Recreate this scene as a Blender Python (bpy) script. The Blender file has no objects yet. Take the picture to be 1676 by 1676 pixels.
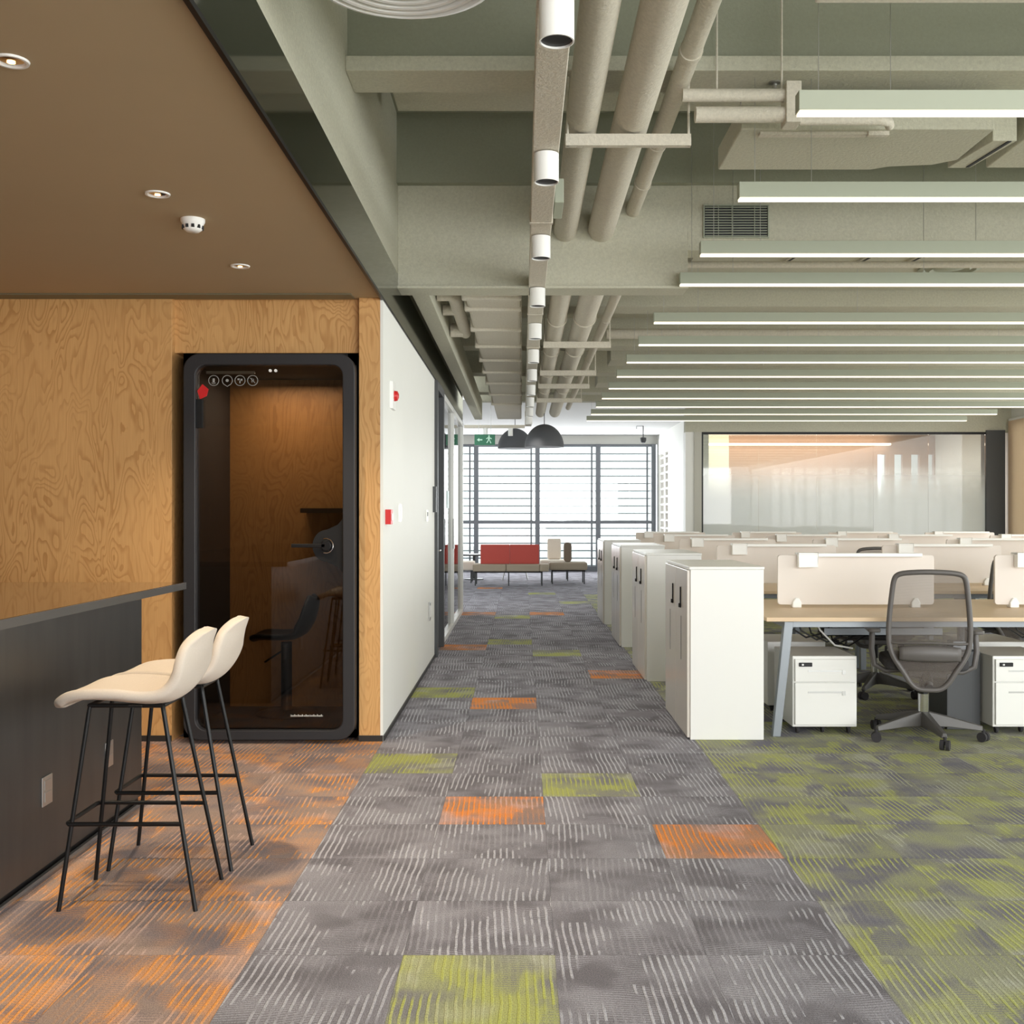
import bpy, bmesh, math, random
from mathutils import Vector, Matrix
random.seed(7)
C = bpy.context.scene.collection
PI = math.pi
# ------------------------------------------------------------------ camera
H = 1.35
cam = bpy.data.cameras.new('camera'); cam.sensor_width = 36; cam.lens = 1768/1676*36
cam.shift_x = -17/1676; cam.shift_y = 4/1676; cam.clip_start = .05; cam.clip_end = 200
co = bpy.data.objects.new('camera', cam); C.objects.link(co)
co.location = (0, 0, H); co.rotation_euler = (PI/2, 0, 0)
bpy.context.scene.camera = co
# ------------------------------------------------------------------ world and exposure
w = bpy.data.worlds.new('sky'); bpy.context.scene.world = w; w.use_nodes = True
wb = w.node_tree.nodes['Background']; wb.inputs[0].default_value = (.93, .97, 1, 1); wb.inputs[1].default_value = 2.6
vs = bpy.context.scene.view_settings
vs.view_transform = 'Standard'; vs.look = 'None'; vs.gamma = 1; vs.use_curve_mapping = False; vs.exposure = 0.15
cy = bpy.context.scene.cycles
cy.max_bounces = 10; cy.diffuse_bounces = 5; cy.glossy_bounces = 5; cy.transparent_max_bounces = 16; cy.sample_clamp_indirect = 8

def area(name, loc, rot, sx, sy, power, col):
    l = bpy.data.lights.new(name, 'AREA'); l.shape = 'RECTANGLE'; l.size = sx; l.size_y = sy
    l.energy = power; l.color = col
    o = bpy.data.objects.new(name, l); o.location = loc; o.rotation_euler = rot; C.objects.link(o); return o
# unseen soft fill added behind the camera, then daylight from the right-hand windows
area('fill_rear', (4.2, -2.85, 1.8), (PI/2, 0, 0), 7.4, 2.6, 420, (1, .99, .98))
area('daylight_right', (8.5, 8, 1.7), (0, PI/2, 0), 2.6, 20, 400, (1, .99, .98))
area('daylight_lounge', (0, 25.3, 1.8), (-PI/2, 0, 0), 7, 2.6, 220, (.95, .98, 1))

# ------------------------------------------------------------------ materials
def lin(c):
    return tuple(((v/255)/12.92 if v/255 <= .04045 else ((v/255+.055)/1.055)**2.4) for v in c)
class NT:
    def __init__(s, name):
        s.m = bpy.data.materials.new(name); s.m.use_nodes = True
        s.n = s.m.node_tree.nodes; s.l = s.m.node_tree.links
        s.b = s.n['Principled BSDF']; s.out = s.n['Material Output']
    def add(s, t, **k):
        x = s.n.new(t)
        for a, v in k.items(): setattr(x, a, v)
        return x
    def inp(s, node, i, v):
        if v is None: return
        if hasattr(v, 'type') and hasattr(v, 'links'): s.l.new(v, node.inputs[i])
        else:
            if isinstance(v, (tuple, list)) and len(v) == 3 and node.inputs[i].type == 'RGBA': v = (*v, 1)
            node.inputs[i].default_value = v
    def math(s, op, a, b=None, c=None, clamp=False):
        x = s.add('ShaderNodeMath', operation=op); x.use_clamp = clamp
        s.inp(x, 0, a); s.inp(x, 1, b); s.inp(x, 2, c); return x.outputs[0]
    def vmath(s, op, a, b=None):
        x = s.add('ShaderNodeVectorMath', operation=op); s.inp(x, 0, a); s.inp(x, 1, b); return x.outputs[0]
    def mix(s, f, a, b, blend='MIX'):
        x = s.add('ShaderNodeMix', data_type='RGBA', blend_type=blend)
        s.inp(x, 0, f); s.inp(x, 6, a); s.inp(x, 7, b); return x.outputs[2]
    def obj(s): return s.add('ShaderNodeTexCoord').outputs['Object']
    def noise(s, vec, scale, detail=2, rough=.5, dist=0):
        x = s.add('ShaderNodeTexNoise'); s.inp(x, 'Vector', vec)
        x.inputs['Scale'].default_value = scale; x.inputs['Detail'].default_value = detail
        x.inputs['Roughness'].default_value = rough; x.inputs['Distortion'].default_value = dist
        return x.outputs[0]
    def white(s, vec):
        x = s.add('ShaderNodeTexWhiteNoise', noise_dimensions='3D'); s.inp(x, 'Vector', vec); return x.outputs
    def ramp(s, v, lo, hi):
        x = s.add('ShaderNodeMapRange'); s.inp(x, 0, v); x.inputs[1].default_value = lo; x.inputs[2].default_value = hi
        x.interpolation_type = 'SMOOTHSTEP'; return x.outputs[0]
    def bump(s, h, strength, dist=.002):
        x = s.add('ShaderNodeBump'); x.inputs['Strength'].default_value = strength; x.inputs['Distance'].default_value = dist
        s.inp(x, 'Height', h); s.l.new(x.outputs[0], s.b.inputs['Normal'])
def plain(name, rgb, rough=.5, metal=0, spec=.5, var=0, vscale=20, bump=0, bscale=300, stretch=None, coat=0):
    t = NT(name); c = lin(rgb); b = t.b
    b.inputs['Base Color'].default_value = (*c, 1); b.inputs['Roughness'].default_value = rough
    b.inputs['Metallic'].default_value = metal; b.inputs['Specular IOR Level'].default_value = spec
    b.inputs['Coat Weight'].default_value = coat
    v = t.obj()
    if stretch: v = t.vmath('MULTIPLY', v, stretch)
    if var:
        n = t.noise(v, vscale, 3)
        k = t.math('MULTIPLY_ADD', n, 2*var, 1-var)
        t.l.new(t.mix(1, (*c, 1), t.vmath('SCALE', (1, 1, 1)), 'MULTIPLY'), b.inputs['Base Color'])
        # brightness variation
        g = t.add('ShaderNodeVectorMath', operation='SCALE'); g.inputs[0].default_value = c; t.l.new(k, g.inputs['Scale'])
        t.l.new(g.outputs[0], b.inputs['Base Color'])
    if bump: t.bump(t.noise(v, bscale, 2), bump)
    return t.m
def emit(name, rgb, strength):
    t = NT(name); t.b.inputs['Base Color'].default_value = (*lin(rgb), 1)
    t.b.inputs['Emission Color'].default_value = (*lin(rgb), 1); t.b.inputs['Emission Strength'].default_value = strength
    return t.m
def glass(name, tint, ior=1.5, rough=0.0):
    t = NT(name)
    tr = t.add('ShaderNodeBsdfTransparent'); tr.inputs[0].default_value = (*tint, 1)
    gl = t.add('ShaderNodeBsdfGlossy'); gl.inputs['Roughness'].default_value = rough
    fr = t.add('ShaderNodeFresnel'); fr.inputs[0].default_value = ior
    mx = t.add('ShaderNodeMixShader'); t.l.new(fr.outputs[0], mx.inputs[0]); t.l.new(tr.outputs[0], mx.inputs[1]); t.l.new(gl.outputs[0], mx.inputs[2])
    t.l.new(mx.outputs[0], t.out.inputs[0]); return t.m
def sprayed(name, rgb, amt=.11, strength=.7):      # sprayed textured plaster
    t = NT(name); c = lin(rgb); o = t.obj()
    n1 = t.noise(o, 60, 3, .7); n2 = t.noise(o, 1.6, 2)
    k = t.math('ADD', t.math('MULTIPLY_ADD', n1, 4*amt, 1-2*amt), t.math('MULTIPLY_ADD', n2, .12, -.06))
    g = t.add('ShaderNodeVectorMath', operation='SCALE'); g.inputs[0].default_value = c; t.l.new(k, g.inputs['Scale'])
    t.l.new(g.outputs[0], t.b.inputs['Base Color']); t.b.inputs['Roughness'].default_value = .95
    t.b.inputs['Specular IOR Level'].default_value = .15
    t.bump(n1, strength, .006); return t.m
def plywood(name, light, dark):
    t = NT(name); o = t.obj()
    sx = t.add('ShaderNodeSeparateXYZ'); t.l.new(o, sx.inputs[0])
    # panels .6 m wide get their own offset
    v = t.vmath('MULTIPLY', o, (5.2, 5.2, 1.5))
    n = t.noise(v, 1.0, 1.8, .5, .7)
    n2 = t.noise(t.vmath('MULTIPLY', o, (14, 14, 5)), 1.0, 2, .5, .4)
    h = t.math('ADD', t.math('MULTIPLY', n, 19), t.math('MULTIPLY', n2, 1.6))
    f = t.math('FRACT', h)
    line = t.ramp(f, .45, .93)
    edge = t.math('SUBTRACT', 1.0, t.ramp(f, .95, 1.0))
    line = t.math('MULTIPLY', line, edge)
    amt = t.ramp(t.noise(t.vmath('MULTIPLY', o, (2.5, 2.5, .9)), 1.0, 2), .3, .62)
    k = t.math('MULTIPLY', line, t.math('MULTIPLY_ADD', amt, .42, .14))
    fine = t.noise(t.vmath('MULTIPLY', o, (160, 160, 5)), 1.0, 2)
    base = t.mix(t.noise(t.vmath('MULTIPLY', o, (2, 2, .7)), 1.0, 2), tuple(v*.88 for v in lin(light)), tuple(v*1.12 for v in lin(light)))
    col = t.mix(k, base, lin(dark))
    col = t.mix(t.math('MULTIPLY_ADD', fine, .5, -.1, clamp=True), col, lin(dark))
    t.l.new(col, t.b.inputs['Base Color']); t.b.inputs['Roughness'].default_value = .42
    t.b.inputs['Specular IOR Level'].default_value = .35
    return t.m
T = .465; X0 = -.83; Y0 = 4.239
def carpet(name, base, dark, line, fill=0., dens=0.):
    t = NT(name); o = t.obj()
    cell = t.vmath('FLOOR', t.vmath('DIVIDE', t.vmath('SUBTRACT', o, (X0, Y0, 0)), (T, T, 1000.)))
    wc = t.white(cell)
    p = t.vmath('ADD', o, t.vmath('MULTIPLY', wc[1], (30, 30, 0)))
    sp = t.add('ShaderNodeSeparateXYZ'); t.l.new(o, sp.inputs[0])
    # slanting of the ribs, a different lean for each tile
    lean = t.math('MULTIPLY_ADD', wc[0], .10, -.05)
    wob = t.math('MULTIPLY', t.noise(p, 6, 2), .016)
    xs = t.math('ADD', t.math('ADD', sp.outputs[0], t.math('MULTIPLY', sp.outputs[1], lean)), wob)
    PER = .0245
    xi = t.math('DIVIDE', xs, PER)
    idx = t.math('FLOOR', xi)
    cv = t.add('ShaderNodeCombineXYZ'); t.l.new(idx, cv.inputs[0])
    rid = t.white(cv.outputs[0])[0]
    fr = t.math('ABSOLUTE', t.math('SUBTRACT', t.math('FRACT', xi), .5))
    stripe = t.math('SUBTRACT', 1.0, t.ramp(fr, .12, .22))
    # ragged rib ends
    off = t.add('ShaderNodeCombineXYZ'); t.l.new(t.math('MULTIPLY', rid, .07), off.inputs[1])
    pr = t.vmath('ADD', p, off.outputs[0])
    blk = t.white(t.vmath('FLOOR', t.vmath('DIVIDE', t.vmath('ADD', pr, (.03, .05, 0)), (.155, .2325, 1000.))))[0]
    m1 = t.ramp(t.math('ADD', t.noise(t.vmath('MULTIPLY', pr, (1, .62, 1)), 5.5, 1.5), t.math('MULTIPLY_ADD', blk, .20, -.10)), .475-dens, .55-dens)
    # fine cross ribs
    ys = t.math('ADD', sp.outputs[1], t.math('ADD', t.math('MULTIPLY', t.noise(p, 3.2, 1), .10), t.math('MULTIPLY', sp.outputs[0], t.math('MULTIPLY_ADD', wc[0], .5, -.25))))
    fy = t.math('ABSOLUTE', t.math('SUBTRACT', t.math('FRACT', t.math('DIVIDE', ys, .0135)), .5))
    hs = t.math('SUBTRACT', 1.0, t.ramp(fy, .15, .3))
    m2 = t.ramp(t.noise(t.vmath('ADD', p, (7.3, 2.1, 0)), 4.2, 2), .46-dens*.6, .60-dens*.6)
    yarn = t.noise(t.vmath('MULTIPLY', o, (1.15, .8, 1)), 210, 2, .8)
    m3 = t.ramp(t.noise(t.vmath('ADD', p, (1.7, 4.4, 0)), 3.0, 2), .40, .55)
    acc = t.ramp(t.noise(t.vmath('ADD', p, (11.7, 6.4, 0)), 3.2, 2), .36, .56)
    lc = t.mix(acc, tuple(a*.35+b*.65 for a, b in zip(lin(line), lin((176, 174, 182)))), lin(line))
    blot = t.ramp(t.noise(t.vmath('ADD', p, (3.1, 9.7, 0)), 3.4, 2), .38, .62)
    bc = t.mix(blot, lin(dark), lin(base))
    if fill: bc = t.mix(t.math('MULTIPLY', t.math('MULTIPLY', m1, m2), fill), bc, lc)
    # broken, tufted ribs
    brk = t.ramp(t.noise(t.vmath('MULTIPLY', o, (60, 170, 1)), 1.0, 2), .30, .50)
    s1 = t.math('MULTIPLY', t.math('MULTIPLY', stripe, t.math('MAXIMUM', m1, t.math('MULTIPLY', m3, .32))), t.math('MULTIPLY_ADD', brk, .6, .36))
    s2 = t.math('MULTIPLY', t.math('MULTIPLY', hs, m2), t.math('MULTIPLY_ADD', brk, .3, .18))
    col = t.mix(t.math('MAXIMUM', s1, s2), bc, lc)
    kk = t.math('MULTIPLY_ADD', yarn, 1.7, .15)
    # tile seams
    lx = t.math('FRACT', t.math('DIVIDE', t.math('SUBTRACT', sp.outputs[0], X0), T)); ly = t.math('FRACT', t.math('DIVIDE', t.math('SUBTRACT', sp.outputs[1], Y0), T))
    seam = t.math('MULTIPLY', t.ramp(t.math('MINIMUM', lx, t.math('SUBTRACT', 1.0, lx)), 0, .008), t.ramp(t.math('MINIMUM', ly, t.math('SUBTRACT', 1.0, ly)), 0, .008))
    kk = t.math('MULTIPLY', kk, t.math('MULTIPLY_ADD', seam, .22, .78))
    kk = t.math('MULTIPLY', kk, t.math('MULTIPLY_ADD', wc[0], .14, .93))
    g = t.add('ShaderNodeVectorMath', operation='SCALE'); t.l.new(col, g.inputs[0]); t.l.new(kk, g.inputs['Scale'])
    t.l.new(g.outputs[0], t.b.inputs['Base Color']); t.b.inputs['Roughness'].default_value = .97
    t.b.inputs['Specular IOR Level'].default_value = .08
    t.bump(t.math('ADD', yarn, t.math('MULTIPLY', stripe, m1)), .5, .004)
    return t.m
M = {}
M['c_grey'] = carpet('carpet_grey', (138, 136, 143), (113, 110, 116), (182, 182, 190))
M['c_gor'] = carpet('carpet_grey_orange', (176, 134, 106), (140, 124, 120), (232, 142, 66), .5, .08)
M['c_ggr'] = carpet('carpet_grey_green', (152, 155, 120), (128, 127, 128), (176, 180, 100), .5, .08)
M['c_or'] = carpet('carpet_orange', (160, 140, 130), (128, 118, 120), (230, 158, 86), .38, .02)
M['c_gr'] = carpet('carpet_green', (152, 153, 132), (122, 120, 130), (178, 182, 110), .5, .03)
M['ply'] = plywood('plywood', (216, 170, 112), (164, 112, 58))
M['white_wall'] = plain('white_paint', (234, 234, 228), .6, var=.015, vscale=3)
M['tan_ceil'] = plain('tan_ceiling_paint', (182, 162, 130), .85, var=.03, vscale=3)
M['spray'] = sprayed('sprayed_plaster', (192, 190, 172))
M['spray_pipe'] = sprayed('sprayed_pipe', (208, 202, 187), .11, .7)
M['spray_shaded'] = sprayed('shade_dark_plaster', (150, 152, 134), .05, .3)  # same sprayed finish as the beams, coloured darker for the shade in the recesses
M['mirror'] = plain('smoked_fascia', (98, 100, 92), .07, 1, var=.02)
M['black'] = plain('black_metal', (15, 15, 16), .42, .3)
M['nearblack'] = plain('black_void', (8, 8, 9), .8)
M['boothframe'] = plain('booth_frame_black', (36, 36, 39), .55)
M['counter'] = plain('counter_top_metal', (78, 62, 50), .10, .55, coat=.5)
M['counter_edge'] = plain('counter_edge_metal', (112, 112, 112), .35, .85)
M['panel'] = plain('counter_panel_metal', (92, 92, 91), .42, .85, var=.22, vscale=2.2, stretch=(6, 6, .8))
M['skirt'] = plain('dark_skirting', (40, 38, 36), .5)
M['steel'] = plain('brushed_steel', (190, 190, 188), .3, .9)
M['chrome'] = plain('chrome', (215, 215, 215), .12, 1)
M['white_metal'] = plain('white_metal', (236, 236, 232), .35)
M['white_door'] = plain('pale_metal_door', (222, 216, 206), .22)
M['fabric'] = plain('cream_wool', (202, 191, 178), .95, spec=.1, var=.09, vscale=260, bump=.4, bscale=500)
M['beige_fabric'] = plain('beige_upholstery', (172, 160, 142), .9, spec=.2, var=.05, vscale=60)
M['cream_fabric'] = plain('cream_upholstery', (236, 226, 212), .9, spec=.2)
M['red_fabric'] = plain('red_upholstery', (196, 90, 82), .85, spec=.2, var=.04, vscale=40)
M['desk_wood'] = plain('pale_oak', (222, 194, 158), .45, var=.05, vscale=6, stretch=(1, 8, 8))
M['desk_leg'] = plain('blue_grey_metal', (142, 148, 154), .35, .3)
M['screen'] = plain('blush_screen', (228, 220, 212), .6, var=.01)
M['plastic_white'] = plain('white_plastic', (244, 244, 240), .35)
M['chair_grey'] = plain('chair_grey_plastic', (96, 92, 90), .45)
M['chair_base'] = plain('chair_base_plastic', (88, 86, 84), .4)
M['chair_seat'] = plain('dark_seat_fabric', (52, 50, 52), .9)
M['dark_grey'] = plain('dark_grey_metal', (72, 74, 76), .5)
M['bar_paint'] = plain('sage_bar_paint', (164, 169, 152), .6, spec=.2)
M['bar_light'] = emit('warm_strip_light', (255, 240, 218), 1.35)
M['lamp_white'] = emit('downlight_lens', (255, 226, 180), 1.5)
M['cove'] = emit('cove_light', (255, 236, 214), 3.0)
M['pendant'] = plain('pendant_grey', (86, 88, 92), .6)
M['green'] = plain('exit_green', (42, 112, 82), .4)
M['pale_green'] = plain('exit_pale_green', (196, 236, 214), .4)
M['red'] = plain('alarm_red', (206, 38, 40), .4)
M['mullion'] = plain('grey_mullion', (122, 126, 132), .45, .3)
M['louvre'] = plain('grey_louvre', (196, 200, 204), .5)
M['blind'] = plain('beige_blind', (224, 206, 184), .85, var=.03, vscale=200, stretch=(1, 1, 20))
def blind():
    t = NT('beige_blind_cloth'); tl = t.add('ShaderNodeBsdfTranslucent'); tl.inputs[0].default_value = (*lin((244, 226, 202)), 1)
    t.b.inputs['Base Color'].default_value = (*lin((232, 214, 192)), 1); t.b.inputs['Roughness'].default_value = .9
    mx = t.add('ShaderNodeMixShader'); mx.inputs[0].default_value = .5; t.l.new(t.b.outputs[0], mx.inputs[1]); t.l.new(tl.outputs[0], mx.inputs[2])
    t.l.new(mx.outputs[0], t.out.inputs[0]); return t.m
M['blind'] = blind()
M['tanpanel'] = plain('tan_panel', (184, 152, 130), .6, var=.03, vscale=2)
M['palepanel'] = plain('pale_panel', (226, 226, 208), .6)
M['white_ceil'] = plain('white_ceiling', (226, 226, 224), .8)
M['boothwood'] = plywood('booth_veneer', (196, 142, 84), (158, 104, 56))
M['felt'] = plain('charcoal_felt', (62, 54, 50), .95)
M['grille_dark'] = plain('grille_dark', (40, 42, 44), .7)
M['glass'] = glass('clear_glass', (.93, .96, .95))
M['smoked'] = glass('smoked_glass', (.58, .56, .54))
def mesh_fabric():
    t = NT('chair_mesh'); o = t.obj()
    tr = t.add('ShaderNodeBsdfTransparent')
    sp = t.add('ShaderNodeSeparateXYZ'); t.l.new(o, sp.inputs[0])
    fz = t.math('ABSOLUTE', t.math('SUBTRACT', t.math('FRACT', t.math('MULTIPLY', sp.outputs[2], 220)), .5))
    fac = t.math('MULTIPLY_ADD', fz, .25, .53)
    t.b.inputs['Base Color'].default_value = (*lin((112, 104, 98)), 1); t.b.inputs['Roughness'].default_value = .8
    mx = t.add('ShaderNodeMixShader'); t.l.new(fac, mx.inputs[0]); t.l.new(tr.outputs[0], mx.inputs[1]); t.l.new(t.b.outputs[0], mx.inputs[2])
    t.l.new(mx.outputs[0], t.out.inputs[0]); return t.m
M['mesh'] = mesh_fabric()
def frosted():       # glass with a dotted film that thins out towards the top
    t = NT('frosted_gradient_film'); o = t.obj()
    sp = t.add('ShaderNodeSeparateXYZ'); t.l.new(o, sp.inputs[0])
    film = t.math('SUBTRACT', 1.0, t.ramp(sp.outputs[2], 1.45, 2.35)); film = t.math('MULTIPLY_ADD', film, .86, .04)
    tr = t.add('ShaderNodeBsdfTransparent'); tr.inputs[0].default_value = (.93, .95, .93, 1)
    gl = t.add('ShaderNodeBsdfGlossy'); gl.inputs['Roughness'].default_value = .02
    fr = t.add('ShaderNodeFresnel'); fr.inputs[0].default_value = 1.5
    df = t.add('ShaderNodeBsdfDiffuse'); df.inputs[0].default_value = (.88, .92, .89, 1)
    tl = t.add('ShaderNodeBsdfTranslucent'); tl.inputs[0].default_value = (.8, .84, .82, 1)
    a = t.add('ShaderNodeMixShader'); a.inputs[0].default_value = .4; t.l.new(df.outputs[0], a.inputs[1]); t.l.new(tl.outputs[0], a.inputs[2])
    b = t.add('ShaderNodeMixShader'); t.l.new(film, b.inputs[0]); t.l.new(tr.outputs[0], b.inputs[1]); t.l.new(a.outputs[0], b.inputs[2])
    c = t.add('ShaderNodeMixShader'); t.l.new(fr.outputs[0], c.inputs[0]); t.l.new(b.outputs[0], c.inputs[1]); t.l.new(gl.outputs[0], c.inputs[2])
    t.l.new(c.outputs[0], t.out.inputs[0]); return t.m
M['frost'] = frosted()

# ------------------------------------------------------------------ mesh helpers
class MB:
    def __init__(s): s.bm = bmesh.new()
    def box(s, x0, x1, y0, y1, z0, z1):
        v = [s.bm.verts.new((x, y, z)) for z in (z0, z1) for x, y in ((x0, y0), (x1, y0), (x1, y1), (x0, y1))]
        for f in ((0, 3, 2, 1), (4, 5, 6, 7), (0, 1, 5, 4), (1, 2, 6, 5), (2, 3, 7, 6), (3, 0, 4, 7)):
            s.bm.faces.new([v[i] for i in f])
        return s
    def prism(s, pts, d):
        d = Vector(d); a = [s.bm.verts.new(p) for p in pts]; b = [s.bm.verts.new(Vector(p)+d) for p in pts]
        n = len(a); s.bm.faces.new(list(reversed(a))); s.bm.faces.new(b)
        for i in range(n): s.bm.faces.new([a[i], a[(i+1) % n], b[(i+1) % n], b[i]])
        return s
    def tube(s, pts, r, seg=10, closed=False, caps=True, flat=None):
        pts = [Vector(p) for p in pts]; n = len(pts); rings = []; up = None
        for i, p in enumerate(pts):
            if closed: t = (pts[(i+1) % n]-pts[i-1])
            else: t = (pts[min(i+1, n-1)]-pts[max(i-1, 0)])
            t.normalize()
            if up is None: up = t.orthogonal().normalized()
            else:
                up = up - t*up.dot(t)
                up = up.normalized() if up.length > 1e-6 else t.orthogonal().normalized()
            sd = t.cross(up); rr = r[i] if isinstance(r, (list, tuple)) else r
            rings.append([s.bm.verts.new(p+(up*math.cos(a)+sd*math.sin(a))*rr) for a in [2*PI*k/seg for k in range(seg)]])
        m = n if closed else n-1
        for i in range(m):
            A, B = rings[i], rings[(i+1) % n]
            for k in range(seg): s.bm.faces.new([A[k], A[(k+1) % seg], B[(k+1) % seg], B[k]])
        if caps and not closed:
            s.bm.faces.new(list(reversed(rings[0]))); s.bm.faces.new(rings[-1])
        return s
    def lathe(s, prof, c=(0, 0, 0), seg=32, axis='z'):
        rings = []
        for r, h in prof:
            ring = []
            for k in range(seg):
                a = 2*PI*k/seg; u, v = r*math.cos(a), r*math.sin(a)
                p = {'z': (u, v, h), 'y': (u, h, v), 'x': (h, u, v)}[axis]
                ring.append(s.bm.verts.new((c[0]+p[0], c[1]+p[1], c[2]+p[2])))
            rings.append(ring)
        for A, B in zip(rings, rings[1:]):
            for k in range(seg): s.bm.faces.new([A[k], A[(k+1) % seg], B[(k+1) % seg], B[k]])
        if prof[0][0] > 1e-4: s.bm.faces.new(list(reversed(rings[0])))
        if prof[-1][0] > 1e-4: s.bm.faces.new(rings[-1])
        return s
    def grid(s, fn, nu, nv):
        g = [[s.bm.verts.new(fn(i/nu, j/nv)) for j in range(nv+1)] for i in range(nu+1)]
        for i in range(nu):
            for j in range(nv): s.bm.faces.new([g[i][j], g[i+1][j], g[i+1][j+1], g[i][j+1]])
        return s
    def build(s, name, mat, parent=None, bevel=0, smooth=False, solid=0, sub=0, seg=2):
        if isinstance(mat, str): mat = M[mat]
        bmesh.ops.remove_doubles(s.bm, verts=s.bm.verts, dist=1e-5)
        bmesh.ops.recalc_face_normals(s.bm, faces=s.bm.faces)
        me = bpy.data.meshes.new(name); s.bm.to_mesh(me); s.bm.free()
        me.materials.append(mat); o = bpy.data.objects.new(name, me); C.objects.link(o)
        if smooth:
            for p in me.polygons: p.use_smooth = True
            try: me.set_sharp_from_angle(angle=math.radians(40))
            except Exception: pass
        if solid:
            m = o.modifiers.new('solid', 'SOLIDIFY'); m.thickness = solid; m.offset = 0
        if sub:
            m = o.modifiers.new('sub', 'SUBSURF'); m.levels = sub; m.render_levels = sub
        if bevel:
            m = o.modifiers.new('bevel', 'BEVEL'); m.width = bevel; m.segments = seg; m.limit_method = 'ANGLE'; m.angle_limit = math.radians(40)
        if parent: o.parent = parent
        return o
def box(*a): return MB().box(*a)
def multi(name, mat, parent, items, **k): return [i.build(name, mat, parent, **k) for i in items]
def rrect(w, h, r, n=6, cx=0, cz=0):
    pts = []
    for sx, sz, a0 in ((1, 1, 0), (-1, 1, 90), (-1, -1, 180), (1, -1, 270)):
        for k in range(n+1):
            a = math.radians(a0+90*k/n)
            pts.append((cx+sx*(w/2-r)+r*math.cos(a), cz+sz*(h/2-r)+r*math.sin(a)))
    return pts
def ring_prism(outer, inner, y0, y1):     # frame between two loops of equal point count, in XZ
    m = MB(); n = len(outer)
    A = [[m.bm.verts.new((p[0], y, p[1])) for p in L] for y in (y0, y1) for L in (outer, inner)]
    for i in range(n):
        j = (i+1) % n
        m.bm.faces.new([A[0][i], A[0][j], A[1][j], A[1][i]]); m.bm.faces.new([A[2][i], A[3][i], A[3][j], A[2][j]])
        m.bm.faces.new([A[0][i], A[2][i], A[2][j], A[0][j]]); m.bm.faces.new([A[1][i], A[1][j], A[3][j], A[3][i]])
    return m
def tag(o, label, cat=None, group=None, kind=None):
    o['label'] = label
    if cat: o['category'] = cat
    if group: o['group'] = group
    if kind: o['kind'] = kind
    return o
def thing(name, label, cat, loc=(0, 0, 0), rz=0, group=None):
    o = bpy.data.objects.new(name, None); C.objects.link(o); o.location = loc; o.rotation_euler = (0, 0, rz)
    o.empty_display_size = .1
    return tag(o, label, cat, group)
def struct(name, mb, mat, label, bevel=0, parent=None):
    o = mb.build(name, mat, parent, bevel)
    o['kind'] = 'structure'; o['label'] = label; return o
def copy_tree(o, parent=None):
    c = o.copy(); C.objects.link(c); c.parent = parent
    for ch in list(o.children): copy_tree(ch, c)
    return c
ORD = ['first', 'second', 'third', 'fourth', 'fifth', 'sixth', 'seventh', 'eighth', 'ninth', 'tenth', 'eleventh', 'twelfth', 'thirteenth', 'fourteenth']

# ------------------------------------------------------------------ floor of carpet tiles
YF = 25.7
def floor():
    bm = bmesh.new(); mats = ['c_grey', 'c_gor', 'c_ggr', 'c_or', 'c_gr']
    acc = {(1, 1): 1, (3, 0): 1, (2, 2): 2, (0, 3): 2, (1, -3): 2, (1, 7): 1, (0, 8): 2, (3, 10): 1, (2, 13): 2, (0, 14): 1,
           (1, 15): 2, (2, 22): 1, (0, 22): 1, (1, 21): 2, (2, 30): 2, (3, 26): 2, (0, 33): 1, (0, -6): 1, (2, -8): 2}
    cols = range(-12, 21); rows = range(-16, 50); V = {}
    def v(i, j):
        if (i, j) not in V: V[i, j] = bm.verts.new((X0+T*i, Y0+T*j, 0))
        return V[i, j]
    for i in cols:
        for j in rows:
            f = bm.faces.new([v(i, j), v(i+1, j), v(i+1, j+1), v(i, j+1)])
            f.material_index = acc.get((i, j), 0) if 0 <= i < 4 else ((3 if j < 5 else 0) if i < 0 else (4 if j < 30 else 0))
    me = bpy.data.meshes.new('floor'); bm.to_mesh(me); bm.free()
    for k in mats: me.materials.append(M[k])
    o = bpy.data.objects.new('floor', me); C.objects.link(o)
    s = o.modifiers.new('slab', 'SOLIDIFY'); s.thickness = .12; s.offset = -1
    o['kind'] = 'structure'; o['label'] = 'carpet tile floor, grey aisle between an orange and a green field'
floor()

# ------------------------------------------------------------------ walls of the left side
YW = 6.43
struct('wall_left', box(-6.1, -6, -3, YW, 0, 2.7), 'ply', 'plywood side wall far to the left of the counter')
m = MB().box(-6, -2.087, YW, YW+.25, 0, 2.64)
struct('wall_wood', m, 'ply', 'plywood wall behind the counter, left of the booth', .002)
struct('wall_booth_header', box(-2.087, -.975, YW+.06, YW+.2, 2.32, 2.64), 'ply', 'plywood header panel above the phone booth')
struct('wall_booth_pier', box(-.973, -.846, YW, YW+.25, 0, 2.64), 'ply', 'narrow plywood pier at the corner beside the white wall', .002)
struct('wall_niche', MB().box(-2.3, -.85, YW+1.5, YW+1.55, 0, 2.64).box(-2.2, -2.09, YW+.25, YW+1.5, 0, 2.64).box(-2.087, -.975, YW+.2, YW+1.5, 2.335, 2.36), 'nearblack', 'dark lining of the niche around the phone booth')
struct('wall_corridor', box(-.97, -.83, YW+.25, 10.2, 0, 2.64), 'white_wall', 'long white wall on the left of the aisle')
struct('trim_1', box(-.846, -.83, YW-.001, YW+.25, 0, 2.64), 'white_wall', 'white painted return at the corner of the plywood pier')
struct('baseboard_corridor', box(-.83, -.822, YW+.01, 10.2, 0, .03), 'skirt', 'dark skirting strip along the white wall')
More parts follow.
